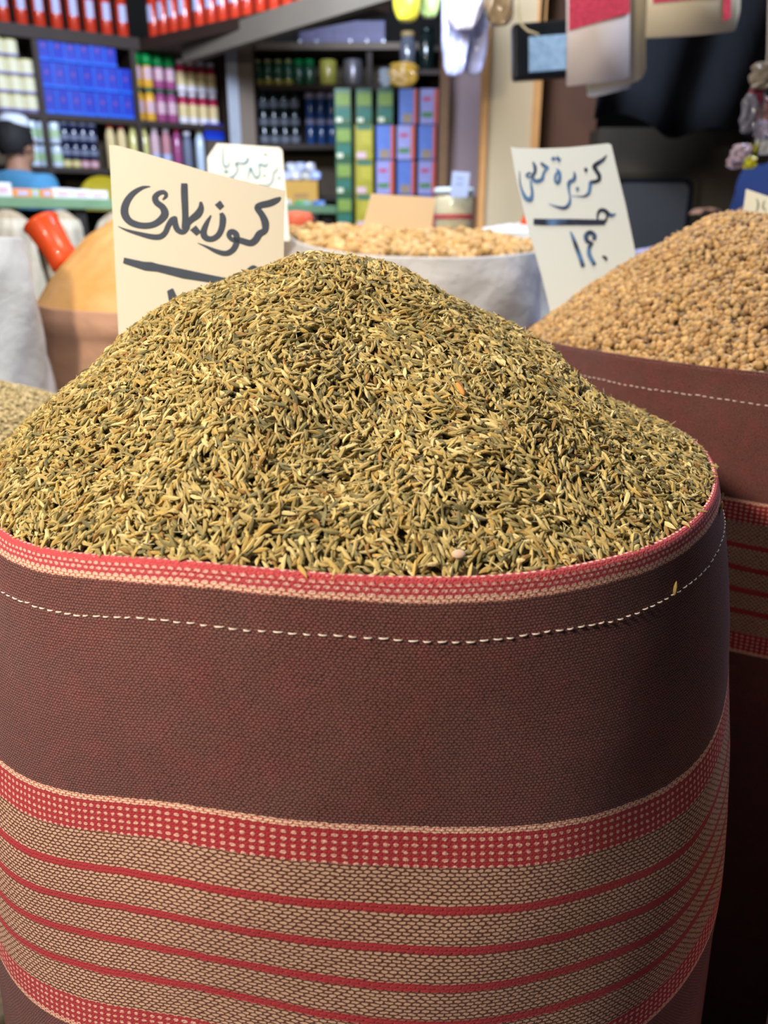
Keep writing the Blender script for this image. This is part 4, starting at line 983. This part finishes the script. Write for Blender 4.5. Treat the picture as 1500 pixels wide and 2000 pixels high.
# cloth bags
M_CLO = plain('ivory_cloth', (.62, .55, .52), .85, .06, 6, bmp=.2, bscale=40); M_CLO2 = plain('cream_cloth', (.60, .52, .36), .85, .08, 6); M_SEQ = plain('red_sequins', (.50, .05, .09), .15, .7, 160, coat=.5, bmp=1.0, bscale=160)
def flat_bag(name, Y, poly, mat, label, trims=(), thick=.022, seed=0):
    pl = Plane(at(poly[0][0], poly[0][1], Y), at(poly[1][0], poly[1][1], Y), at(poly[-1][0], poly[-1][1], Y))
    r0 = empty(name, at(sum(p[0] for p in poly) / len(poly), sum(p[1] for p in poly) / len(poly), Y)); tag(r0, label, 'bag')
    bm = bmesh.new(); f = bm.faces.new([bm.verts.new(pl.hit(*p)) for p in poly]); r = bmesh.ops.extrude_face_region(bm, geom=[f])
    for v in r['geom']:
        if isinstance(v, bmesh.types.BMVert): v.co -= pl.n * thick
    bmesh.ops.recalc_face_normals(bm, faces=bm.faces); bmesh.ops.bevel(bm, geom=list(bm.edges), offset=.003, segments=3, affect='EDGES')
    for f in bm.faces: f.smooth = True
    def fin(nm, bm, m_):
        me = bpy.data.meshes.new(nm); 
        for v in bm.verts: v.co -= r0.location
        bm.to_mesh(me); bm.free(); link(nm, me, m_, r0)
    fin('cloth', bm, mat)
    for nm, tp, m_ in trims:
        bm = bmesh.new(); f = bm.faces.new([bm.verts.new(pl.hit(*p, .004)) for p in tp]); r = bmesh.ops.extrude_face_region(bm, geom=[f])
        for v in r['geom']:
            if isinstance(v, bmesh.types.BMVert): v.co -= pl.n * .003
        bmesh.ops.recalc_face_normals(bm, faces=bm.faces); fin(nm, bm, m_)
    return r0
flat_bag('cloth_bag', 2.66, [(1150, -118), (1262, -118), (1262, 135), (1255, 152), (1232, 164), (1150, 176)], M_CLO2, 'cream cloth bag hanging behind the sequinned one, its right side showing', thick=.03)
flat_bag('cloth_bag', 2.69, [(1146, -110), (1230, -110), (1232, 172), (1165, 188), (1148, 188)], plain('white_cloth', (.62, .62, .60), .85, .06), 'white cloth bag hanging lowest behind the sequinned one', thick=.012)
flat_bag('cloth_bag', 2.60, [(1110, -125), (1231, -125), (1231, 40), (1230, 152), (1108, 168)], M_CLO, 'ivory cloth bag with red sequinned top hanging right of the black bag', trims=[('sequin_panel', [(1110, -120), (1230, -120), (1230, 25), (1170, 42), (1111, 60)], M_SEQ)], thick=.02)
flat_bag('cloth_bag', 2.60, [(1272, -130), (1452, -130), (1446, 20), (1437, 60), (1350, 68), (1262, 73)], M_CLO2, 'cream cloth bag with a red stripe hanging at the top right', trims=[('red_stripe', [(1416, -125), (1430, -125), (1427, 34), (1413, 42)], M_SEQ), ('red_top', [(1276, -120), (1412, -120), (1410, -8), (1276, 6)], M_SEQ)], thick=.02)
# dark canopy and brown cupboard
M_BLKC = plain('black_cloth', (.004, .005, .008), .9, .3)
cb = empty('brown_cupboard', (at(1330, 350, 3.9).x, 4.1, 0)); tag(cb, 'dark brown cupboard with a rounded grey window panel behind the coriander', 'cupboard')
zw = at(1330, 248, 3.9).z
M_CUP = plain('umber_laminate', (.055, .043, .030), .6, .2, 5)
xl = at(1165, 350, 3.9).x - cb.location.x; xr = at(1500, 350, 3.9).x - cb.location.x + .4
MB().box((xl + xr) / 2, 0, zw / 2, xr - xl, .36, zw).build('cupboard_body', M_CUP, cb)
def rrect(w_, h_, r, n=6):
    return [(sx2 * (w_ / 2 - r) + r * math.cos(a0 + k * PI / 2 / n), sz2 * (h_ / 2 - r) + r * math.sin(a0 + k * PI / 2 / n)) for (sx2, sz2, a0) in ((1, 1, 0), (-1, 1, PI / 2), (-1, -1, PI), (1, -1, -PI / 2)) for k in range(n + 1)]
pc_ = at(1268, 430, 3.9); ww = at(1360, 400, 3.9).x - at(1178, 400, 3.9).x; hh = at(1300, 340, 3.9).z - at(1300, 520, 3.9).z
for nm, s_, th, m_ in (('window_frame', 1.0, .02, plain('dark_bronze_frame', (.035, .028, .018), .4)), ('rubber_seal', .86, .026, M_BLKP), ('window_pane', .76, .030, plain('grey_pane', (.065, .065, .070), .35, .05))):
    bm = bmesh.new(); f = bm.faces.new([bm.verts.new((x, 0, z)) for x, z in rrect(ww * s_, hh * (s_ if s_ == 1 else s_ + .03), .045 * s_)])
    r = bmesh.ops.extrude_face_region(bm, geom=[f])
    for v in r['geom']:
        if isinstance(v, bmesh.types.BMVert): v.co.y -= th
    bmesh.ops.recalc_face_normals(bm, faces=bm.faces); me = bpy.data.meshes.new(nm); bm.to_mesh(me); bm.free()
    o = link(nm, me, m_, cb); o.location = (pc_.x - cb.location.x, -.18, pc_.z)
a = at(1300, 241, 3.9); b_ = at(1432, 241, 3.9)
MB().box((a.x + b_.x) / 2 - cb.location.x, -.175, zw + .012, b_.x - a.x, .03, .03).build('blue_strip', plain('dim_blue_paint', (.02, .07, .12), .5), cb)
cn = empty('canopy_cloth', (1.45, 3.4, 0)); tag(cn, 'large black cloth hanging under the ceiling over the brown cupboard', 'cloth')
bm = bmesh.new(); rows = []
x0 = at(1168, 100, 3.6).x; x1 = at(1640, 100, 3.6).x
for j in range(13):
    row = []
    for i in range(25):
        x = x0 + (x1 - x0) * i / 24; f_ = j / 12
        zb_ = at(1300, 248, 3.6).z + .03 * math.sin(i * .6) + .03 * math.cos(i * .23)
        row.append(bm.verts.new((x - 1.45, .2 + .05 * math.sin(i * .9 + j * .5) - .25 * f_ * (1 - f_), 2.9 + (zb_ - 2.9) * f_)))
    rows.append(row)
for r1, r2 in zip(rows, rows[1:]):
    for i in range(24): bm.faces.new((r1[i], r1[i + 1], r2[i + 1], r2[i])).smooth = True
me = bpy.data.meshes.new('cloth'); bm.to_mesh(me); bm.free(); o = link('cloth_folds', me, M_BLKC, cn); o.modifiers.new('s', 'SOLIDIFY').thickness = .01
# colourful sachets on a string at the right edge
stg = MB().tube([at(1505, -140, 2.2), at(1500, 100, 2.2), at(1492, 200, 2.2), at(1470, 290, 2.2)], .003, 6).build('string', plain('grey_string', (.3, .28, .25), .7)); tag(stg, 'string of sachets hanging at the right edge of the picture', 'string')
for i, (px, py, w_, h_, cc, lb) in enumerate(((1488, 148, .05, .06, (.20, .17, .14), 'dull grey sachet at the top of the string'), (1478, 185, .035, .05, (.22, .03, .06), 'dark red sachet on the string under the grey one'),
        (1494, 215, .04, .06, (.60, .30, .26), 'salmon sachet at the right edge of the string'), (1462, 222, .035, .09, (.12, .12, .16), 'slate grey sachet hanging at the left of the string'),
        (1487, 252, .03, .04, (.42, .38, .55), 'lilac sachet on the string above the white one'), (1494, 282, .045, .05, (.70, .74, .85), 'shiny white sachet at the right edge'),
        (1447, 300, .05, .045, (.36, .28, .36), 'mauve foil sachet, lowest on the left of the string'), (1435, 318, .035, .03, (.45, .33, .38), 'small pinkish sachet tip at the lower left of the string'),
        (1468, 296, .028, .036, (.62, .60, .02), 'bright yellow sachet, upper one of the two'), (1463, 318, .032, .03, (.50, .48, .02), 'bright yellow sachet, lower one of the two'))):
    Y_ = 2.2 + .025 * (i % 3)
    o = crumple('sachet', w_, .02, h_, plain('sachet%d' % i, cc, .25, .4, 90, **G), .3, 40 + i, 4, False); o.location = at(px, py, Y_) + Vector((0, 0, h_ / 2)); tag(o, lb, 'sachet', 'sachets on the string')

# ================================================================== people
M_SKIN = plain('skin', (.36, .19, .12), .55, .08, 12); M_HAIR = plain('black_hair', (.012, .011, .012), .7, .4, 60)
def skin_chain(name, chains, mat, parent, sub=2, extra=None, voxel=None):
    bm = bmesh.new(); vs = []; rad = []; idx = {}
    def vert(p, r):
        key = tuple(round(q, 4) for q in p)
        if key in idx: return idx[key]
        v = bm.verts.new(p); vs.append(v); rad.append(r); idx[key] = v; return v
    for ch_ in chains:
        pr_ = None
        for (p, r) in ch_:
            v = vert(p, r)
            if pr_ is not None and pr_ is not v and bm.edges.get((pr_, v)) is None: bm.edges.new((pr_, v))
            pr_ = v
    me = bpy.data.meshes.new(name); bm.to_mesh(me); bm.free()
    o = link(name, me, mat, parent)
    sk = o.modifiers.new('skin', 'SKIN'); sk.use_smooth_shade = True
    for i, r in enumerate(rad):
        q = me.skin_vertices[0].data[i]; q.radius = r if isinstance(r, tuple) else (r, r); q.use_root = (i == 0)
    ss = o.modifiers.new('sub', 'SUBSURF'); ss.levels = sub; ss.render_levels = sub
    return o
def bake(objs, name, mat, parent, voxel=.007):
    """evaluate, join and remesh into one continuous surface"""
    bpy.context.view_layer.update()
    dg = bpy.context.evaluated_depsgraph_get(); bm = bmesh.new()
    for o in objs:
        ev = o.evaluated_get(dg); m_ = ev.to_mesh(); t_ = bmesh.new(); t_.from_mesh(m_); t_.transform(o.matrix_local)
        tmp = bpy.data.meshes.new('t'); t_.to_mesh(tmp); t_.free(); bm.from_mesh(tmp); ev.to_mesh_clear(); bpy.data.meshes.remove(tmp)
    me = bpy.data.meshes.new(name); bm.to_mesh(me); bm.free()
    for o in objs: bpy.data.objects.remove(o)
    r = link(name, me, mat, parent); q = r.modifiers.new('r', 'REMESH'); q.mode = 'VOXEL'; q.voxel_size = voxel; q.use_smooth_shade = True
    s_ = r.modifiers.new('s', 'SMOOTH'); s_.iterations = 3; s_.factor = .5
    return r
def person(loc, rz, label, shirt, k=1.0, arms='down', cap=None, trousers=(.03, .03, .04)):
    root = empty('person', loc, rz); root.scale = (k, k, k); tag(root, label, 'person')
    # faces -Y locally; 1.70 m tall
    H = .0
    hd = Vector((0, -.02, 1.575))
    tors = [((0, 0, .93), (.13, .09)), ((0, .005, 1.06), (.125, .085)), ((0, .01, 1.20), (.155, .11)), ((0, .01, 1.34), (.165, .11)), ((0, 0, 1.42), (.085, .08)), ((0, -.005, 1.47), (.056, .058)), ((0, -.012, 1.53), (.055, .06))]
    legs = [[((0, 0, .93), .1), ((s * .09, 0, .86), .08), ((s * .11, -.01, .50), .062), ((s * .11, .01, .12), .042), ((s * .11, .02, .06), .04), ((s * .12, -.12, .035), .033)] for s in (-1, 1)]
    if arms == 'down':
        A = [[((0, .01, 1.34), .1), ((s * .17, .01, 1.375), .056), ((s * .235, .02, 1.13), .043), ((s * .22, -.08, .92), .033), ((s * .215, -.10, .88), (.02, .03)), ((s * .21, -.115, .83), (.02, .035))] for s in (-1, 1)]
    else:
        A = [[((0, .01, 1.34), .1), ((s * .17, .01, 1.375), .056), ((s * .23, -.02, 1.10), .043), ((s * .17, -.16, 1.24), .032), ((s * .16, -.195, 1.255), (.02, .03)), ((s * .15, -.235, 1.26), (.018, .035))] for s in (-1, 1)]
    body = skin_chain('b', [tors] + legs + A, M_SKIN, None)
    fing = []
    for a_ in A:
        w0 = Vector(a_[-2][0]); w1 = Vector(a_[-1][0]); dr = (w1 - w0).normalized(); sd = dr.cross(Vector((1, 0, 0)) if arms == 'down' else Vector((0, 0, 1))).normalized()
        up = dr.cross(sd)
        for f_ in range(4):
            b0 = w1 + sd * (f_ - 1.5) * .018; ln_ = (.07, .08, .075, .06)[f_]
            fing.append([(tuple(b0 - dr * .02), .009), (tuple(b0 + dr * ln_ * .5), .0085), (tuple(b0 + dr * ln_ * .8 + up * .012), .008), (tuple(b0 + dr * ln_ + up * .028), .006)])
        fing.append([(tuple(w0 - sd * .02), .011), (tuple(w0 - sd * .045 + dr * .03), .010), (tuple(w0 - sd * .05 + dr * .06), .008)])
    fs = [skin_chain('f', [c_], M_SKIN, None, 1) for c_ in fing]
    mb = MB().sphere(hd + Vector((0, .005, .02)), 1, 3, (.076, .095, .10)).sphere(hd + Vector((0, -.018, -.045)), 1, 3, (.058, .07, .068))
    mb.sphere(hd + Vector((0, -.098, -.015)), 1, 2, (.014, .02, .024)).sphere(hd + Vector((0, -.085, -.058)), 1, 2, (.026, .012, .006)).sphere(hd + Vector((0, -.08, -.069)), 1, 2, (.022, .012, .006))
    for s in (-1, 1): mb.sphere(hd + Vector((s * .08, .008, -.01)), 1, 2, (.010, .018, .030)).sphere(hd + Vector((s * .031, -.083, .022)), 1, 2, (.022, .012, .008))
    head = mb.build('h', M_SKIN)
    bake([body, head] + fs, 'body', M_SKIN, root)
    for s in (-1, 1): MB().sphere(hd + Vector((s * .031, -.078, .006)), .0115, 2).build('eye', plain('eye_white', (.7, .7, .68), .2), root)
    # hair : cap of the skull, open at the face
    bm = bmesh.new(); bmesh.ops.create_icosphere(bm, subdivisions=4, radius=1)
    for v in list(bm.verts):
        x, y, z = v.co
        if (y < -.35 and z < .45) or z < -.62 - .0 * y or (abs(x) > .55 and z < -.35 and y < .2): bm.verts.remove(v)
    for v in bm.verts:
        q_ = 1 + .02 * math.sin(v.co.x * 30) * math.sin(v.co.z * 27); v.co = Vector((v.co.x * .083 * q_, v.co.y * .103 * q_ + .008, v.co.z * .108 * q_ + .02)) + hd
    me = bpy.data.meshes.new('hair'); bm.to_mesh(me); bm.free(); o = link('hair', me, M_HAIR, root); o.modifiers.new('s', 'SOLIDIFY').thickness = -.008
    for p_ in me.polygons: p_.use_smooth = True
    if cap:
        MB().lathe([(.074, 0), (.077, .004), (.074, .035), (.055, .055), (0.001, .062)], 24, mat=Matrix.Rotation(R_(6), 4, 'X'), off=hd + Vector((0, .004, .085))).build('skullcap', cap, root)
    M_SH = plain('shirt_%d' % int(shirt[2] * 100), shirt, .9, .1, 8, bmp=.15, bscale=15)
    G_ = .016
    ts = [((0, 0, .82), (.185, .145)), ((0, 0, .95), (.18, .14)), ((0, .005, 1.06), (.155, .115)), ((0, .01, 1.20), (.18, .135)), ((0, .01, 1.33), (.215, .15)), ((0, .004, 1.42), (.13, .105)), ((0, .0, 1.455), (.072, .07))]
    ar = []
    for a_ in A:
        p0, p1, p2 = Vector(a_[1][0]), Vector(a_[2][0]), Vector(a_[3][0])
        ar.append([((0, .01, 1.33), .1), (tuple(p0), .085), (tuple(p0.lerp(p1, .5)), .076), (tuple(p0.lerp(p1, .95)), .066)])
    b1 = skin_chain('s', [ts] + ar, M_SH, None)
    bake([b1], 'shirt', M_SH, root, .009)
    b2 = skin_chain('t', [[((0, 0, 1.0), (.145, .105)), ((0, 0, .90), (.155, .115))]] + [[((0, 0, .90), (.155, .115)), ((s * .105, 0, .80), .108), ((s * .11, -.005, .5), .082), ((s * .11, .01, .10), .065)] for s in (-1, 1)], M_SH, None)
    bake([b2], 'trousers', plain('dark_trousers', trousers, .9, .15), root, .012)
    for s in (-1, 1): MB().sphere((s * .118, -.06, .045), 1, 2, (.05, .135, .045)).build('shoe', M_BLKP, root)
    return root
pm = at(26, 264, 4.28)
person((pm.x, 4.28, 0), R_(160), 'man in a blue shirt and white skullcap seen from behind at the counter', (.075, .26, .46), pm.z / 1.62, 'down', plain('white_cap_cloth', (.62, .68, .80), .9))
p2 = at(1552, 200, 3.1)
person((p2.x + .02, 3.12, 0), R_(-75), 'person in a navy shirt at the right edge, mostly outside the picture', (.025, .05, .17), .93, 'fwd')
